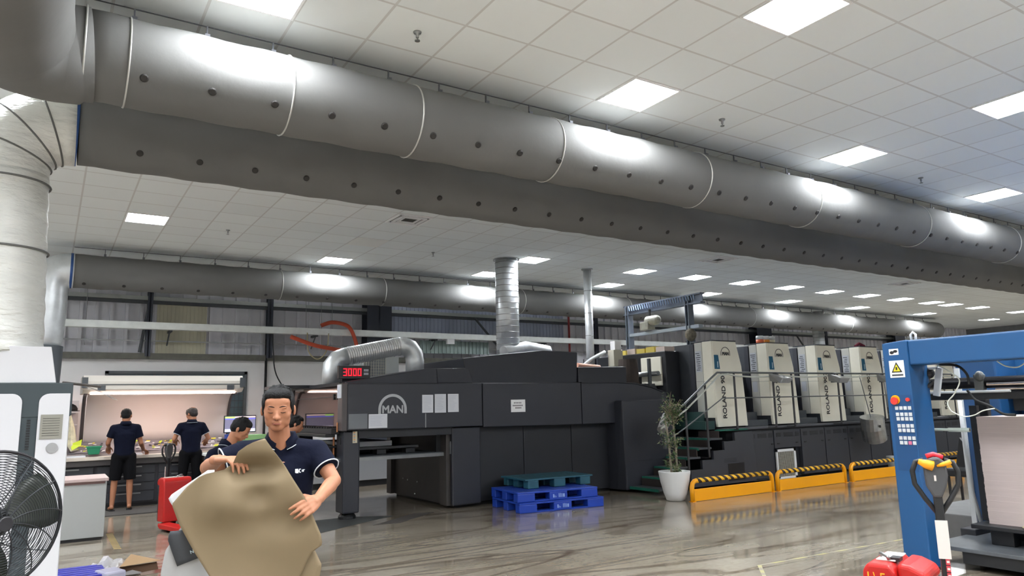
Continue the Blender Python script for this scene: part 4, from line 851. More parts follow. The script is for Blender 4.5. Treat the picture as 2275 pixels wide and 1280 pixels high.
mb=MB(); mb.box((7.35,3.9,1.72),(7.48,3.99,1.86)); mb.ell((7.36,3.86,1.83),(.05,.07,.06)); mb.ell((7.36,3.93,1.72),(.05,.05,.05)); mb.cyl((7.3,3.87,1.68),(7.34,3.80,1.74),.02); mb.build('clamp_cluster',M('clamp_dark',(46,46,50),.4,.4),t,bevel=.01)
MB().box((7.33,3.73,1.60),(7.36,3.79,1.88),(R(12),0,0)).box((7.33,3.74,1.86),(7.36,3.84,1.885)).build('white_bracket',M('edge_white',(200,204,206),.4),t,bevel=.004)
MB().box((7.52,3.44,1.64),(7.6,3.52,1.8)).ell((7.5,3.45,1.78),(.05,.04,.05)).build('valve_block',M('clamp_grey',(96,98,96),.4,.4),t,bevel=.01)
mb=MB(); 
for k in range(4): mb.cyl((8.2,3.35-.03*k,2.0),(8.15,3.25+.03*k,1.72),.012,n=6)
mb.ell((8.15,3.25,1.72),(.05,.06,.06)); mb.build('spring_linkage',M('linkage',(130,120,90),.4,.5),t)
hd=MB().box((7.7,1.2,1.45),(8.5,3.28,1.66)).box((7.65,1.2,1.75),(8.2,3.1,1.86)).build('feed_head',M('head_black',(34,36,40),.4,.3,noise=.2,nscale=20),t,bevel=.01)
rnd=random.Random(11); 
for k in range(14):
    y=3.25-rnd.uniform(0,.9); z=rnd.uniform(1.5,1.83); r=rnd.uniform(.015,.05)
    MB().lathe([(r,-.03),(r*.8,-.035),(r,0)],(7.68,y,z),14,'x').build('mechanism_wheel',rnd.choice([steel,dgrey,M('linkage',(130,120,90),.4,.5),black]),t)
MB().ell((7.6,3.0,1.76),(.06,.10,.045)).build('white_motor',M('motor_white',(206,206,202),.35),t,smooth=True)
MB().box((7.55,2.72,1.8),(7.6,2.77,1.88)).build('white_clip',white,t); MB().cyl((7.6,2.7,1.75),(7.6,2.7,1.83),.03).build('brass_fitting',M('brass',(180,140,70),.4,.6),t); MB().lathe([(.09,0),(.09,.12)],(8.0,2.75,1.88),20).build('teal_drum',M('drum_teal',(24,104,140),.4),t)
def fcab(nm,pts,r,mat):
    P=[Vector(p) for p in pts]; out=[]
    for i in range(len(P)-1):
        a=P[max(i-1,0)];b=P[i];c=P[i+1];d=P[min(i+2,len(P)-1)]
        for k in range(6):
            q=k/6; out.append(.5*((2*b)+(c-a)*q+(2*a-5*b+4*c-d)*q*q+(3*b-a-3*c+d)*q**3))
    out.append(P[-1]); MB().tube(out,r,8).build(nm,mat,t,smooth=True)
pc=M('pale_tube',(206,208,196),.4)
fcab('air_hose',[(7.2,3.68,1.9),(7.2,3.56,1.82),(7.2,3.49,1.74),(7.2,3.55,1.62),(7.2,3.62,1.54),(7.2,3.6,1.46)],.006,pc)
fcab('air_hose',[(7.2,3.6,1.46),(7.2,3.5,1.41),(7.2,3.4,1.42),(7.2,3.32,1.46),(7.2,3.22,1.48)],.005,pc)
fcab('black_hose',[(7.2,3.65,1.9),(7.2,3.5,1.88),(7.2,3.42,1.8),(7.2,3.41,1.7)],.012,blackr)
fcab('black_hose',[(7.3,3.48,1.65),(7.3,3.42,1.56),(7.3,3.3,1.5),(7.3,3.2,1.43),(7.3,3.1,1.42)],.012,blackr)
fcab('air_hose',[(7.2,3.15,1.9),(7.2,3.08,1.85),(7.2,2.98,1.84),(7.2,2.9,1.9)],.006,pc)
MB().box((7.1,2.0,.02),(7.2,2.2,.1)).build('x',black,t); bpy.data.objects['x'].name='floor_stop'
MB().box((8.0,3.9,.02),(9.4,4.05,.26)).build('floor_beam',chard,t,bevel=.01)
MB().box((8.6,4.2,.0),(10.4,4.9,.3)).build('side_step',M('step_grey',(110,110,110),.5,noise=.1),t,bevel=.01)
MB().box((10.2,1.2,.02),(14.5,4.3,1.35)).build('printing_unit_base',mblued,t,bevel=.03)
MB().box((10.5,1.5,1.35),(12.0,4.2,2.0)).build('unit_cover',mblue,t,bevel=.03)
# lift plate, pallet, stack
t=thing('feeder_platform','dark grey steel lifting plate under the paper stack in the blue press','platform',(7.8,3.2,.17))
MB().box((7.28,1.0,.165),(8.35,4.0,.2)).build('plate',M('plate_steel',(96,100,104),.4,.4,noise=.15),t,bevel=.004); MB().box((7.3,1.0,.06),(8.3,3.7,.165)).build('underframe',black,t)
t=thing('black_pallet','black plastic pallet under the tall paper stack','pallet',(7.9,3.0,.2))
MB().box((7.55,1.1,.345),(8.6,3.72,.385)).build('deck',black,t,bevel=.006)
for y in (3.4,2.6,1.8,1.2):
    for x in (7.65,8.05,8.45): MB().box((x,y,.2),(x+.14,y+.2,.345)).build('block',black,t,bevel=.01)
mb=MB(); rnd=random.Random(3); z=.385
while z<1.39:
    h=rnd.uniform(.006,.03); dx=rnd.uniform(-.002,.002); mb.box((7.7+dx,1.2,z),(8.6,3.62+rnd.uniform(-.002,.002),min(z+h,1.395))); z+=h
tag(mb.build('paper_stack',M('stack_paper',(182,168,163),.75,noise=.04,nscale=3,stretch=(1,1,30))),'tall beige stack of paper sheets inside the blue gantry','paper stack')
tag(MB().ell((7.66,3.2,.395),(.09,.12,.02)).build('paper_scrap',M('scrap',(206,196,160),.8),smooth=True),'crumpled pale scrap on the black pallet below the tall paper stack','paper')
t=thing('black_chair','dark seat and legs glimpsed through the blue gantry by the far barrier','chair',(12,5.9,0))
MB().box((11.75,5.7,.38),(12.2,6.1,.5)).build('seat',black,t,bevel=.03); MB().prism([(5.7,.5),(6.1,.5),(6.0,.95)],12.15,12.2,'x').build('back',black,t)
for x,y in ((11.8,5.75),(12.15,5.75),(11.8,6.05),(12.15,6.05)): MB().box((x-.015,y-.015,0),(x+.015,y+.015,.38)).build('leg',black,t)
# ================= PALLET JACKS =================
def jack(loc,rz,label,color,letters,hz=1.18,red_top=True,turn=0):
    t=thing('pallet_jack',label,'pallet jack',loc,rz,None); L=dict(local=True)
    MB().prism([(-.0,.10),(-.0,.66),(.03,.70),(.14,.70),(.17,.66),(.21,.10)],-.2,.2).build('battery_cover',color,t,bevel=.02,seg=3,**L)
    MB().box((.02,-.15,.70),(.12,.10,.708)).build('top_plate',M('decal_white',(214,206,200),.4),t,bevel=.003,**L)
    MB().tube([(.05,.10,.71),(.06,.10,.728),(.10,.06,.732),(.12,.0,.715)],.010,8).build('grab_handle',steel,t,smooth=True,**L)
    MB().box((.0,.02,.70),(.05,.09,.72)).build('key_switch',black,t,**L)
    MB().prism([(.0,.60),(.0,.705),(-.06,.70),(-.13,.67),(-.15,.63),(-.13,.59),(-.05,.585)],-.17,.17).build('front_hood',color,t,bevel=.022,seg=3,**L)
    MB().box((-.15,-.15,.08),(-.0,.15,.54)).build('drive_unit',M('drive_black',(32,34,32),.5),t,bevel=.02,**L)
    MB().cyl((-.12,.08,.53),(-.12,.08,.6),.02).build('valve',steel,t,**L)
    for y in (-.27,.1):
        MB().prism([(.2,.06),(.2,.1),(1.3,.1),(1.4,.05),(.26,.03)],y,y+.17).build('fork',color,t,bevel=.01,**L)
        MB().cyl((1.2,y+.03,.04),(1.2,y+.14,.04),.04).build('load_wheel',blackr,t,**L)
    MB().cyl((-.08,-.06,.11),(-.08,.06,.11),.11).build('drive_wheel',blackr,t,**L)
    T=-.205; E=Matrix.Rotation(turn,3,'Z')
    def tw(mb): mb.v=[Vector((T,0,0))+E@(v-Vector((T,0,0))) for v in mb.v]; return mb
    MB().lathe([(.07,.0),(.07,.05),(.055,.38),(.045,.44)],(T,0,.1),16).build('tiller_base',black,t,**L)
    MB().box((T,-.05,.1),(-.15,.05,.3)).build('tiller_mount',black,t,**L)
    tw(MB().box((T-.022,-.02,.4),(T+.022,.02,hz-.1))).build('tiller',black,t,bevel=.006,**L)
    tw(MB().box((T-.03,.021,hz-.44),(T+.03,.028,hz-.24))).build('paper_label',M('decal_white',(214,206,200),.4),t,**L)
    mb=MB(); mc=MB()
    for k in range(9): mb.box((T-.021,.021,.44+.037*k),(T-.001,.025,.472+.037*k)); mc.box((T-.018,.025,.450+.037*k),(T-.005,.026,.462+.037*k))
    tw(mb).build('warning_decal',M('decal_red',(190,60,70),.5),t,**L); tw(mc).build('decal_symbol',M('decal_white',(214,206,200),.4),t,**L)
    tw(MB().prism([(T-.06,hz+.0),(T-.055,hz+.07),(T-.02,hz+.10),(T+.03,hz+.09),(T+.055,hz+.04),(T+.05,hz-.06),(T+.02,hz-.12),(T-.02,hz-.12),(T-.05,hz-.05)],-.03,.03)).build('control_head',M('head_grey',(70,70,72),.5),t,bevel=.012,**L)
    for g in (-1,1):
        tw(MB().tube([(T+g*.012,0,hz-.20),(T+g*.06,0,hz-.13),(T+g*.105,0,hz-.05),(T+g*.11,0,hz+.02),(T+g*.09,0,hz+.07),(T+g*.05,0,hz+.08)],.014,10)).build('handle_loop',black,t,smooth=True,**L)
        tw(MB().tube([(T+g*.01,.03,hz+.05),(T+g*.04,.035,hz+.06),(T+g*.078,.03,hz+.075)],[.028,.026,.014] if g>0 else [.006,.012,.012],10)).build('butterfly_switch',amber,t,smooth=True,**L)
    if red_top: tw(MB().tube([(T-.045,0,hz+.095),(T,0,hz+.112),(T+.035,0,hz+.10)],.014,10)).build('belly_button',M('switch_red',(216,40,60),.4),t,smooth=True,**L)
    tw(MB().box((T+.0,.03,hz-.03),(T+.01,.034,hz+.0))).build('head_decal',M('decal_white',(214,206,200),.4),t,**L)
    if letters: text(letters,.075,(.10,.203,.625),(R(90),0,R(180)),M('letter_yellow',(240,170,40),.5),t,sx=.8,local=True)
    MB().cyl((T-.02,.05,.13),(T-.35,.2,.2),.010,n=8).build('rod',M('rod_olive',(80,80,60),.5),t,**L)
    return t
jack((4.12,2.41,0),R(107),'red electric pallet jack nearest the camera, standing before the blue post',red,'I \\ F',hz=1.17,turn=R(16))
jack((1.62,11.75,0),R(-75),'red pallet jack behind the man, its looped handle against the bench',red,'',hz=1.08,red_top=False,turn=R(105))
t=thing('black_pallet','black plastic pallet carried beside the red jack behind the kraft paper','pallet',(2.0,10.6,0))
MB().box((1.78,10.0,.2),(2.7,11.1,.24)).build('deck',black,t,bevel=.01)
for x in (1.82,2.2,2.55):
    for y in (10.05,10.5,10.9): MB().box((x,y,0),(x+.12,y+.14,.2)).build('block',black,t,bevel=.01)
# ================= FAN =================
t=thing('industrial_fan','large black pedestal fan with wire cage and dark blades','fan',(-.19,4.5,0),R(33))
fz=1.09; fr_=.345; wire=M('fan_wire',(52,54,58),.35,.5)
L=dict(local=True)
for side,nm in ((-1,'front_guard'),(1,'rear_guard')):
    mb=MB()
    for k in range(1,28):
        u=k/28; r=fr_*u; y=side*(.105*math.sqrt(max(0,1-u**2.6)))
        mb.tube([(r*math.cos(a),y,fz+r*math.sin(a)) for a in [2*math.pi*i/56 for i in range(56)]],.0021,5,closed=True)
    for k in range(12):
        a0=2*math.pi*k/12; mb.tube([(fr_*u*math.cos(a0+side*.5*u),side*.108*math.sqrt(max(0,1-u**2.6)),fz+fr_*u*math.sin(a0+side*.5*u)) for u in [i/14 for i in range(15)]],.003,6)
    mb.build(nm,wire,t,smooth=True,**L)
MB().tube([(fr_*math.cos(a),0,fz+fr_*math.sin(a)) for a in [2*math.pi*i/72 for i in range(72)]],.008,8,closed=True).build('rim_ring',M('rim_dark',(52,50,52),.4,.4),t,smooth=True,**L)
MB().lathe([(.032,-.113),(.036,-.11),(.036,-.1)],(0,0,fz),24,'y').build('centre_badge',M('badge_dark',(40,40,43),.4),t,**L)
MB().lathe([(.05,-.05),(.075,-.02),(.085,.05),(.085,.16),(.06,.2)],(0,0,fz),24,'y').build('motor',black,t,smooth=True,**L)
for k in range(3):
    a0=R(120*k+20); mb=MB(); vs=[];
    for i in range(7):
        r=.05+.26*i/6
        for j in range(7):
            a=a0+(j/6-.5)*(.9+.35*math.sin(math.pi*i/6)); vs.append((r*math.cos(a),-.02+.05*(j/6-.5),fz+r*math.sin(a)))
    mb.add(vs,[(i*7+j,i*7+j+1,i*7+j+8,i*7+j+7) for i in range(6) for j in range(6)]); mb.build('blade',M('blade_olive',(34,40,30),.4),t,smooth=True,solid=.003,**L)
MB().cyl((0,.2,.04),(0,.2,fz),.022,n=14).build('pole',black,t,smooth=True,**L); MB().lathe([(.25,0),(.25,.02),(.1,.05),(.03,.07)],(0,.2,0),32).build('base',blackr,t,smooth=True,**L); MB().box((-.06,.12,.62),(.0,.2,.8)).build('switch_box',black,t,**L)
# ================= ITEMS ON FLOOR, FRONT LEFT =================
def floorpt(x,y,z=0): return (x,y,z)
t=thing('blue_pallet','dark blue slatted plastic crate lid lying at the bottom edge by the fan','pallet',(.35,6.9,0))
bl=M('crate_blue',(38,40,148),.45)
MB().box((.12,6.6,.0),(.62,7.25,.1)).build('body',bl,t,bevel=.01)
for k in range(6): MB().box((.14,6.63+k*.1,.1),(.60,6.69+k*.1,.125)).build('slat',bl,t,bevel=.004)
t=thing('plastic_wrap','crumpled clear plastic wrap beside the blue crate','plastic wrap',(.6,7.3,0))
mb=MB(); rnd=random.Random(8); n=14
for i in range(n+1):
    for j in range(n+1): mb.v.append(Vector((.38+.6*i/n,7.15+.4*j/n,.02+.15*math.sin(math.pi*i/n)*math.sin(math.pi*j/n)*rnd.uniform(.4,1.2))))
mb.f=[(i*(n+1)+j,i*(n+1)+j+1,(i+1)*(n+1)+j+1,(i+1)*(n+1)+j) for i in range(n) for j in range(n)]
mb.build('film',M('clear_film',(216,214,214),.15,alpha=.5),t,solid=.002)
t=thing('kraft_wrapper','crumpled brown kraft wrapper lying at the bottom edge','wrapper',(.9,6.9,0))
MB().add([(.72,6.85,.03),(.82,7.25,.05),(1.1,7.3,.1),(1.28,6.95,.12),(.8,6.78,.13),(.95,7.1,.2)],[(0,1,5,4),(1,2,5),(2,3,5),(3,4,5)]).build('sheet',M('kraft_box',(156,126,90),.75),t,solid=.004)
MB().add([(.75,6.84,.01),(1.26,6.97,.02),(1.24,7.0,.1),(.8,6.9,.1)],[(0,1,2,3)]).build('dark_flap',M('kraft_dark',(90,66,46),.8),t,solid=.003)
tag(MB().box((.56,6.75,.0),(.76,7.0,.14),(0,0,.3)).build('plastic_bag',M('bag_clear',(176,176,196),.25,alpha=.75),bevel=.02),'small grey translucent bag between the blue crate and kraft wrapper','bag')
bpy.data.objects['blue_pallet'].location+=Vector((-.02,1.5,0)); bpy.data.objects['plastic_wrap'].location+=Vector((-.05,1.35,0)); bpy.data.objects['plastic_bag'].location+=Vector((-.04,1.35,0))
_k=bpy.data.objects['kraft_wrapper']; _k.location+=Vector((-.1,1.65,0)); _k.scale=(.8,.9,.9)
# floor tape and marks
ft=stripes('tape_worn',(156,148,104),(128,122,106),.31,(1,1,0),.6)
tag(MB().prism([(5.96,4.96),(6.0,5.0),(8.9,4.84),(8.9,4.81),(6.02,4.965),(4.3,3.31),(4.28,3.33)],0,.0015,'z').build('floor_line',ft),'worn yellow line meeting at a corner on the floor before the blue post','floor line')
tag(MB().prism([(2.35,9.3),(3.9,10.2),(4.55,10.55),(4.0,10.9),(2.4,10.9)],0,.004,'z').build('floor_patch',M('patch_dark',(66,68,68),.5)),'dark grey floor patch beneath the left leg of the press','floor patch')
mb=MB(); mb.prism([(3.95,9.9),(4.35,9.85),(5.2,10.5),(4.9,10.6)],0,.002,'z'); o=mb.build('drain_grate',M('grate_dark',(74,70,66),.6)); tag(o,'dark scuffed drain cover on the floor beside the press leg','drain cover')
# ================= PEOPLE =================
def norm(v): return Vector(v).normalized()
def finger(mb,p,d,n,lens,curl,r):
    pts=[Vector(p)]; a=0; rr=[r]
    for k,l in enumerate(lens):
        a+=curl[k]; dd=(d*math.cos(a)+n*math.sin(a)).normalized(); pts.append(pts[-1]+dd*l); rr.append(r*(1-.12*(k+1)))
    mb.limb(pts,rr,10); return pts
def hand(mb,w,d,n,curl=(.3,.5,.4),thumb=1,spread=1,s=1,tcurl=.4):
    """w wrist, d direction wrist to knuckles, n palm normal, thumb +1/-1 side along d x n"""
    w=Vector(w); d=norm(d); n=norm(n); n=(n-d*n.dot(d)).normalized(); c=d.cross(n)*thumb
    k=w+d*.085*s
    for i in range(4):
        o=(1.5-i)*.021*s
        mb.limb([w+c*o*.55+d*.008,w+d*.05*s+c*o*.85,k+c*o],[.0165*s,.0145*s,.0125*s],10)
    mb.limb([w-d*.03,w+d*.03*s],[.026*s,.022*s],12)
    Ls=[(.043,.026,.021),(.047,.030,.022),(.044,.028,.021),(.035,.022,.019)]
    for i in range(4):
        o=(1.5-i)*.021*s; dd=(d+c*(1.5-i)*.06*spread).normalized()
        cu=[q*(1+.10*i) for q in curl]; finger(mb,k+c*o,dd,n,[q*s for q in Ls[i]],cu,(.0116-.0006*i)*s)
    tb=w+d*.028*s+c*.024*s; td=(d*.75+c*.75+n*.25).normalized()
    finger(mb,tb,td,(n*.6+d*.5-c*.35).normalized(),[.04*s,.032*s,.026*s],[0,tcurl,tcurl],.0125*s)
def head(mb,C,E,s=1):
    def P(x,y,z): return C+E@Vector((x*s,y*s,z*s))
    def el(x,y,z,a,b,c,rot=None):
        z*=.93; c*=.93; x*=1.06; a*=1.06
        mm=MB().ell((0,0,0),(a*s,b*s,c*s),rot,n=16); mb.add([P(x,y,z)+E@v for v in mm.v],mm.f)
    def lb(pts,rr):
        mm=MB().limb([Vector(p)*s for p in pts],[r*s for r in rr],10); mb.add([C+E@v for v in mm.v],mm.f)
    el(0,.012,.045,.075,.093,.082); el(0,-.03,.012,.069,.066,.088); el(0,-.028,-.040,.0635,.058,.064); el(0,-.048,-.082,.036,.036,.028); el(0,-.045,.05,.064,.048,.045)
    for q in (-1,1):
        el(q*.036,-.055,-.014,.028,.026,.034); el(q*.078,.010,.0,.009,.017,.031); el(q*.038,-.026,-.058,.022,.040,.030)
        el(q*.026,-.084,.030,.022,.009,.009); el(q*.030,-.080,.007,.0165,.0115,.0085); el(q*.0125,-.099,-.027,.008,.010,.008)
    lb([(0,-.086,.018),(0,-.098,-.008),(0,-.108,-.024)],[.0085,.0095,.0115])
    el(0,-.088,-.051,.024,.012,.0065); el(0,-.086,-.061,.020,.012,.007); el(0,-.07,.06,.055,.02,.03)
def person(name,label,base,rz,J,bald=False,tr='trousers',shorts=False,shoes='shoe',hairtop=.0,collar=True,vox=.006,trim=True,logo=False,gloves=None,scale=1,apron=None):
    """J joints in local coordinates (x = person's left, -y = forward)"""
    t=thing(name,label,'person',base,rz)
    Rz=Matrix.Rotation(rz,3,'Z'); g={k:Vector(v) if not isinstance(v,dict) and len(v)==3 else v for k,v in J.items()}
    hc=g['head']; E=(Matrix.Rotation(J.get('hyaw',(0,))[0],3,'Z')@Matrix.Rotation(J.get('hpitch',(0,))[0],3,'X'))
    mb=MB(); head(mb,hc,E)
    nb=g['neck']; pel=g['pelvis']; ch=g['chest']
    mb.limb([nb+Vector((0,.0,-.04)),hc+E@Vector((0,.025,-.06))],[.060,.054],14)
    mb.limb([pel,(pel+ch)/2,ch],[.115,.11,.12],14)
    for s in ('L','R'):
        sh,el,wr=g['sh'+s],g['el'+s],g['wr'+s]
        mb.limb([ch+Vector((0,0,.06)),sh],[.08,.058],12)
        mb.limb([sh,sh.lerp(el,.5),el,el.lerp(wr,.25),wr],[.052,.045,.038,.040,.026],14)
        h=J.get('hand'+s)
        if h: hand(mb,wr,h['d'],h['n'],h.get('curl',(.3,.5,.4)),h.get('thumb',1),1,h.get('s',1.0),h.get('tc',.4))
        hp,kn,an=g['hip'+s],g['kn'+s],g['an'+s]
        mb.limb([pel,hp],[.1,.09],12); mb.limb([hp,hp.lerp(kn,.5),kn,kn.lerp(an,.3),an],[.085,.072,.052,.052,.036],14)
        f=norm(g['toe'+s]-an+Vector((0,0,1e-4))); 
        mb.limb([an+Vector((0,.02,-.03)),an.lerp(g['toe'+s],.6)+Vector((0,0,-.02)),g['toe'+s]],[.036,.032,.022],10)
    mb.blob('body',skin,t,vox,5,local=True)
    # shirt
    sb=MB(); 
    def ring_el(c,a,b,h): sb.ell(c,(a,b,h),n=20)
    up=(ch-pel).normalized(); 
    for q_ in range(15):
        f=q_/14; a=.163-.006*math.sin(math.pi*min(1,f*1.6))+.017*max(0,f-.4)/.6; b=.125-.003*math.sin(math.pi*f)
        sb.ell(pel.lerp(ch,f),(a,b,.10),n=24)
    for s in ('L','R'):
        sh,el=g['sh'+s],g['el'+s]; e2=sh.lerp(el,J.get('sleeve',(.62,))[0])
        sb.limb([nb+Vector((0,.01,-.055)),nb.lerp(sh,.5)+Vector((0,0,-.02)),sh],[.075,.074,.068],14); sb.limb([ch,sh],[.12,.07],14)
        sb.limb([sh,sh.lerp(e2,.5)],[.068,.067],16); sb.tube([sh,e2],[.068,.070],18)
    o=sb.blob('shirt',navy,t,.009,4,local=True)
    if collar:
        cb=MB(); N=20; pts=[]
        for i in range(N+1):
            a=R(-75)+R(330)*i/N+R(60); x=.066*math.cos(a); y=.064*math.sin(a)
            pts.append((x,y))
        vs=[];fs=[]
        aa=[R(-90+18)+R(324)*i/N for i in range(N+1)]
        for a in aa:
            cx,cy=math.cos(a),math.sin(a); fz_=-.05*max(0,-cy)**3
            vs+= [nb+Vector((.062*cx,.062*cy+.005,.055+fz_*1.1)),nb+Vector((.072*cx,.070*cy+.005,.062+fz_*1.1)),nb+Vector((.100*cx,.094*cy+.005,.004+fz_*.8)),nb+Vector((.07*cx,.068*cy+.005,-.01+fz_*.8))]
        for i in range(N):
            for k in range(4): fs.append((i*4+k,i*4+(k+1)%4,(i+1)*4+(k+1)%4,(i+1)*4+k))
        cb.add(vs,fs); cb.build('collar',navy,t,smooth=True,local=True)
        if trim: MB().tube([nb+Vector((.101*math.cos(a),.095*math.sin(a)+.005,.004-.04*max(0,-math.sin(a))**3)) for a in aa],.0018,6).build('collar_piping',M('piping_white',(206,214,222),.7),t,smooth=True,local=True)
    if trim:
        for s in ('L','R'):
            sh,el=g['sh'+s],g['el'+s]; f=J.get('sleeve',(.62,))[0]; e2=sh.lerp(el,f); d=(el-sh).normalized(); u=d.cross(Vector((0,1,.1))).normalized(); v=d.cross(u)
            MB().tube([e2-d*.004+(u*math.cos(a)+v*math.sin(a))*.071 for a in [2*math.pi*i/24 for i in range(24)]],.0035,6,closed=True).build('sleeve_piping',M('piping_white',(206,214,222),.7),t,smooth=True,local=True)
    # trousers
    tb=MB(); tb.ell(pel+Vector((0,0,-.02)),(.160,.122,.12),n=20)
    for s in ('L','R'):
        hp,kn,an=g['hip'+s],g['kn'+s],g['an'+s]
        tb.limb([pel.lerp(hp,.5),hp],[.11,.105],16)
        if shorts: tb.limb([hp,hp.lerp(kn,.5)],[.103,.098],16); tb.tube([hp,hp.lerp(kn,.95)],[.103,.095],18)
        else: tb.limb([hp,hp.lerp(kn,.5),kn],[.103,.09,.072],16); tb.tube([kn,an+Vector((0,0,.0))],[.072,.062],16)
    tb.blob('shorts' if shorts else 'trousers',blackc,t,.010,4,local=True)
    for s in ('L','R'):
        an,to=g['an'+s],g['toe'+s]; dd=to-an; dd.z=0; dd.normalize(); zf=min(an.z-.09,0)
        if shoes=='shoe': MB().limb([Vector((an.x,an.y+.03,.045)),an.lerp(to,.5)*1.0+Vector((0,0,-.01)),Vector((to.x,to.y,.035))],[.045,.045,.038],12).blob('shoe',blackr,t,.007,3,local=True)
        else:
            c=Vector(((an.x+to.x)/2,(an.y+to.y)/2,.008)); e=Matrix.Rotation(math.atan2(dd.y,dd.x),3,'Z'); mm=MB().prism([(-.13,-.04),(.08,-.048),(.13,-.02),(.13,.02),(.08,.048),(-.13,.04)],-.008,.008,'z'); MB().add([c+e@v for v in mm.v],mm.f).build('flip_flop',blackr,t,bevel=.004,local=True)
    # hair
    hb=MB(); rnd=random.Random(hash(name+label)%999 if False else len(label))
    def H(x,y,z,a,b,c,rot=None): mm=MB().ell((0,0,0),(a,b,c),rot,n=14); hb.add([hc+E@(Vector((x,y,z))+v) for v in mm.v],mm.f)
    H(0,.028,.050,.086,.093,.080); H(0,-.028,.090,.070,.062,.034+hairtop); H(0,.055,.01,.074,.062,.07)
    for q in (-1,1): H(q*.070,-.016,.045,.014,.045,.045); H(q*.0735,-.010,.012,.010,.012,.028)
    for k in range(70 if not bald else 10):
        a=rnd.uniform(0,6.28); ph=rnd.uniform(.0,1.15); x,y,z=.081*math.sin(ph)*math.cos(a),.012+.086*math.sin(ph)*math.sin(a),.050+(.076+hairtop)*math.cos(ph)
        if y<-.04 and z<.09: continue
        H(x,y,z,rnd.uniform(.006,.016),rnd.uniform(.010,.022),rnd.uniform(.006,.012),(rnd.uniform(-1,1),rnd.uniform(-1,1),a))
    if bald: pass
    hb.blob('hair',hair if not bald else M('hair_thin',(40,34,32),.5,bump=.5,bscale=150),t,.0045,1,local=True)
    if bald:
        mm=MB().ell((0,0,0),(.036,.038,.010),n=16); MB().add([hc+E@(Vector((0,.062,.1175))+Matrix.Rotation(-.42,3,'X')@v) for v in mm.v],mm.f).build('thin_crown',skin,t,smooth=True,local=True)
    # face details
    for q in (-1,1):
        mm=MB().limb([(q*.013,-.0905,.0305),(q*.022,-.0920,.0335),(q*.031,-.0915,.0350),(q*.040,-.087,.0340),(q*.048,-.080,.0305)],[.0016,.0024,.0026,.0022,.0014],8); MB().add([hc+E@v for v in mm.v],mm.f).build('eyebrow',hair,t,smooth=True,local=True)
        mm=MB().limb([(q*.016,-.0900,.0045),(q*.023,-.0918,.0022),(q*.030,-.0922,.0014),(q*.037,-.0890,.0022),(q*.044,-.0840,.0042)],[.0010,.0014,.0016,.0014,.0010],8); MB().add([hc+E@v for v in mm.v],mm.f).build('eyelashes',hair,t,smooth=True,local=True)
        mm=MB().limb([(q*.017,-.0890,.0125),(q*.030,-.0915,.0150),(q*.044,-.084,.0125)],[.0006,.0009,.0006],8); MB().add([hc+E@v for v in mm.v],mm.f).build('eyelid_crease',M('skin_crease',(140,92,72),.6),t,smooth=True,local=True)
    mm=MB().limb([(-.023,-.0960,-.0565),(-.008,-.1000,-.0550),(0,-.1000,-.0560),(.008,-.1000,-.0550),(.023,-.0960,-.0565)],[.0013,.0024,.0022,.0024,.0013],8)
    MB().add([hc+E@v for v in mm.v],mm.f).build('lips',M('lips',(150,84,76),.45),t,smooth=True,local=True)
    for q in (-1,1):
        mm=MB().ell((q*.0065,-.108,-.0335),(.0038,.004,.002),n=8); MB().add([hc+E@v for v in mm.v],mm.f).build('nostril',M('nostril',(84,46,38),.7),t,smooth=True,local=True)
    if logo:
        mb=MB(); x0,y0,z0=.075,-.133,ch.z+.005
        for a,b in (((0,0),(.004,.02)),((.004,.008),(.014,.02)),((.004,.012),(.016,-.002)),((.02,.016),(.028,.02)),((.018,.004),(.022,.016)),((.021,.0),(.028,.004)),((.034,.004),(.037,.014)),((.040,.004),(.043,.016)),((.038,.013),(.048,.016))):
            mb.add([(x0+a[0],y0,z0+a[1]),(x0+b[0]+.001,y0,z0+a[1]),(x0+b[0]+.001,y0,z0+b[1]),(x0+a[0],y0,z0+b[1])],[(0,1,2,3)])
        mb.build('chest_logo',M('logo_white',(226,230,236),.6),t,local=True,solid=.002)
        MB().ell((.0,-.133,ch.z+.06),(.004,.003,.004),n=8).build('button',M('button_pale',(150,156,166),.4),t,local=True)
    return t
TH=-math.asin(.27)
mb_=Vector((1.09,4.06,0)); Ri=Matrix.Rotation(-TH,3,'Z')
def L_(x,y,z): 
    v=Ri@(Vector((x,y,z))-mb_); return (v.x,v.y,v.z)
J=dict(head=(-.02,-.075,1.605),hyaw=(R(-3),),hpitch=(R(8),),neck=(0,0,1.43),chest=(0,.01,1.275),pelvis=(0,.03,.95),
 shL=(.185,0,1.375),shR=(-.185,-.01,1.385),
 elL=L_(1.323,3.87,1.230),wrL=L_(1.177,3.69,1.158),elR=L_(.725,4.10,1.322),wrR=L_(.733,3.86,1.372),
 hipL=(.09,.03,.9),hipR=(-.09,.03,.9),knL=(.11,.0,.50),knR=(-.11,.02,.50),anL=(.12,.05,.09),anR=(-.12,.05,.09),toeL=(.14,-.13,.04),toeR=(-.15,-.12,.04),sleeve=(.6,),
 handL=dict(d=(-.5,-.8,-.2),n=(-.5,.6,-.4),curl=(.3,.45,.4),thumb=-1,s=1.0,tc=.3),handR=dict(d=(.685,-.56,.05),n=(.15,-.05,-.98),curl=(.45,.5,.3),thumb=1,s=1.0,tc=.3))
man=person('person','man in a navy polo shirt facing us, holding a big sheet of kraft paper','%s'and mb_,TH,J,hairtop=.002,vox=.005,logo=True)
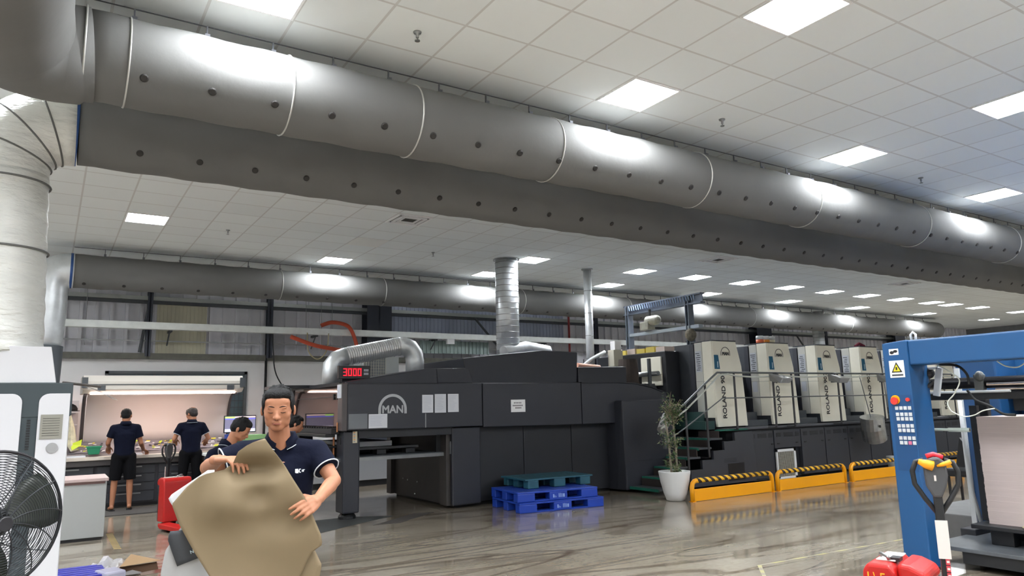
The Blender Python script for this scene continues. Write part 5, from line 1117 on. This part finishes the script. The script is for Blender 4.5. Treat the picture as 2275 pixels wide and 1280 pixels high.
# kraft paper held by the man (local frame x along his shoulders, y toward camera negative)
def chain(c,z):
    for (x0,z0),(x1,z1) in zip(c,c[1:]):
        if z0>=z>=z1: return x0+(x1-x0)*(z0-z)/(z0-z1+1e-9)
    return c[0][0] if z>c[0][1] else c[-1][0]
def sheet(name,label,left,right,yf,mat,N=60,K=40,thick=.0015,nm='sheet'):
    t=thing(name,label,'paper',mb_,TH); zt=max(left[0][1],right[0][1]); zb=min(left[-1][1],right[-1][1]); mb=MB()
    for i in range(N+1):
        z=zt+(zb-zt)*i/N; a=chain(left,z); b=chain(right,z)
        for k in range(K+1):
            x=a+(b-a)*k/K; mb.v.append(Vector((x,yf(x,z),z)))
    mb.f=[(i*(K+1)+k,i*(K+1)+k+1,(i+1)*(K+1)+k+1,(i+1)*(K+1)+k) for i in range(N) for k in range(K)]
    mb.build(nm,mat,t,smooth=True,local=True,solid=thick); return t
def g2(x,z,cx,cz,sx,sz): return math.exp(-((x-cx)/sx)**2-((z-cz)/sz)**2)
def P2(x,y,z):
    v=L_(x,y,z); return (v[0],v[2])
KL=[P2(.897,3.664,1.472),P2(.843,3.702,1.452),P2(.80,3.737,1.415),P2(.781,3.76,1.357),P2(.754,3.807,1.33),P2(.68,3.907,1.312),P2(.631,3.973,1.257),P2(.588,4.039,1.183),P2(.60,3.95,1.09),P2(.66,3.92,.965),P2(.76,3.89,.80),P2(.85,3.88,.62)]
KR=[P2(.905,3.66,1.47),P2(.99,3.62,1.34),P2(1.09,3.60,1.18),P2(1.165,3.58,1.0),P2(1.175,3.58,.95),P2(1.13,3.6,.92),P2(1.07,3.6,.80),P2(1.0,3.6,.62)]
def yk(x,z): 
    return -.40+.10*g2(x,z,-.12,1.33,.12,.05)-.05*g2(x,z,-.24,1.16,.13,.10)+.05*g2(x,z,-.10,1.20,.07,.06)+.03*g2(x,z,.0,1.08,.2,.07)-.03*math.sin((x*.8+z)*6)+ (.10*max(0,x+.02)) -.25*max(0,-x-.38)
sheet('kraft_sheet','large curled kraft paper sheet in the hands of the man facing us',KL,KR,yk,kraft)
KL2=[(-.05,1.0),(-.1,.6)]; KR2=[(.06,1.02),(.10,.90),(.135,.83),(.10,.6)]
sheet('kraft_sheet','second kraft sheet peeking out at lower right behind the big one',KL2,[P2(1.13,3.62,1.02),P2(1.15,3.62,.92),P2(1.185,3.62,.85),P2(1.15,3.62,.6)],lambda x,z:-.34+.01*math.sin(z*20),M('kraft_light',(130,114,88),.75),30,12)
wl=[(-.33,1.33),(-.50,1.215),(-.50,1.2),(-.42,1.10),(-.50,.97),(-.52,.86),(-.50,.62)]; wr=[(-.30,1.33),(-.30,1.2),(-.3,1.1),(-.34,.97),(-.3,.86),(-.22,.62)]
w1=sheet('white_sheet','white printed sheet with dark corner behind the kraft paper',wl,wr,lambda x,z:-.33+.04*math.sin((x-z)*9),M('sheet_white',(176,177,178),.5),40,12)
w1['label']='white sheet with dark printed corner behind the left edge of the kraft paper'
mb=MB(); n=8
for i in range(n+1):
    z=1.06-.17*i/n
    for k in range(5):
        a=-.44-.05*(1-abs(i/n-.2)); x=a+(.16)*k/4; zz=z+(.05*k/4 if i>4 else 0); mb.v.append(Vector((x,-.342+.04*math.sin((x-zz)*9),zz)))
mb.f=[(i*5+k,i*5+k+1,(i+1)*5+k+1,(i+1)*5+k) for i in range(n) for k in range(4)]
mb.build('dark_print',M('print_charcoal',(58,62,68),.5),w1,smooth=True,local=True,solid=.0015)
text('NC',.022,(-.38,-.352+.04*math.sin((-.38-.95)*9),.955),(R(90),R(-20),0),M('mark_white',(206,224,230),.5),w1,local=True)
# ---- workers at the bench
def std(el=None,sh=.175,hz=1.50,lean=0,**k):
    J=dict(head=(0,-.02-lean,1.56),neck=(0,0-lean*.7,1.42),chest=(0,.0-lean*.5,1.25),pelvis=(0,.0,.93),shL=(.175,-lean*.6,1.36),shR=(-.175,-lean*.6,1.36),elL=(.26,-.05,1.10),wrL=(.27,-.22,.95),elR=(-.26,-.05,1.10),wrR=(-.27,-.22,.95),
     hipL=(.09,0,.88),hipR=(-.09,0,.88),knL=(.12,-.01,.48),knR=(-.11,.01,.48),anL=(.14,.03,.09),anR=(-.12,.03,.09),toeL=(.17,-.12,.03),toeR=(-.14,-.12,.03),
     handL=dict(d=(0,-.8,-.5),n=(0,-.3,-1),thumb=-1),handR=dict(d=(0,-.8,-.5),n=(0,-.3,-1),thumb=1))
    J.update(k); return J
# their forward is +y world (rz = 180)
person('person','man seen from behind in navy polo, black shorts and flip-flops at the bench',(1.17,14.25,.019),R(180),std(elL=(.25,-.03,1.12),wrL=(.22,-.26,1.05),elR=(-.25,.0,1.10),wrR=(-.33,-.32,.97),handR=dict(d=(-.5,-.7,-.25),n=(0,-.2,-1),thumb=1),hyaw=(R(-12),),hpitch=(R(14),)),shorts=True,shoes='flip',vox=.008,trim=False)
person('person','balding man seen from behind at the bench, head turned left',(2.22,14.2,.019),R(180),std(elR=(-.29,-.02,1.14),wrR=(-.30,-.25,1.12),elL=(.28,-.03,1.14),wrL=(.22,-.24,1.14),hyaw=(R(35),),hpitch=(R(16),),lean=.05),bald=True,vox=.008)
person('person','dark-haired man in navy polo stooping and looking down beside the kraft paper',(1.62,8.5,0),R(35),std(head=(.06,-.22,1.41),neck=(.0,-.12,1.26),chest=(0,-.06,1.10),pelvis=(0,.03,.82),shL=(.17,-.12,1.18),shR=(-.17,-.08,1.16),elR=(-.24,-.02,.90),wrR=(-.20,-.2,.75),elL=(.24,-.2,.95),wrL=(.16,-.38,.85),hipL=(.09,.03,.78),hipR=(-.09,.03,.78),knL=(.13,-.12,.45),knR=(-.13,-.1,.45),hyaw=(R(28),),hpitch=(R(32),)),vox=.008,hairtop=.015)
person('person','dark-haired worker glimpsed behind the main man by the press end',(3.03,10.75,0),R(70),std(head=(0,-.06,1.40),neck=(0,-.0,1.25),chest=(0,.02,1.09),pelvis=(0,.03,.80),shL=(.17,0,1.19),shR=(-.17,0,1.19),elL=(.24,-.05,.95),wrL=(.18,-.25,.92),elR=(-.24,-.05,.95),wrR=(-.18,-.25,.92),hipL=(.09,.03,.76),hipR=(-.09,.03,.76),knL=(.13,-.12,.43),knR=(-.13,-.1,.43),hpitch=(R(15),)),vox=.009,hairtop=.01,trim=False)
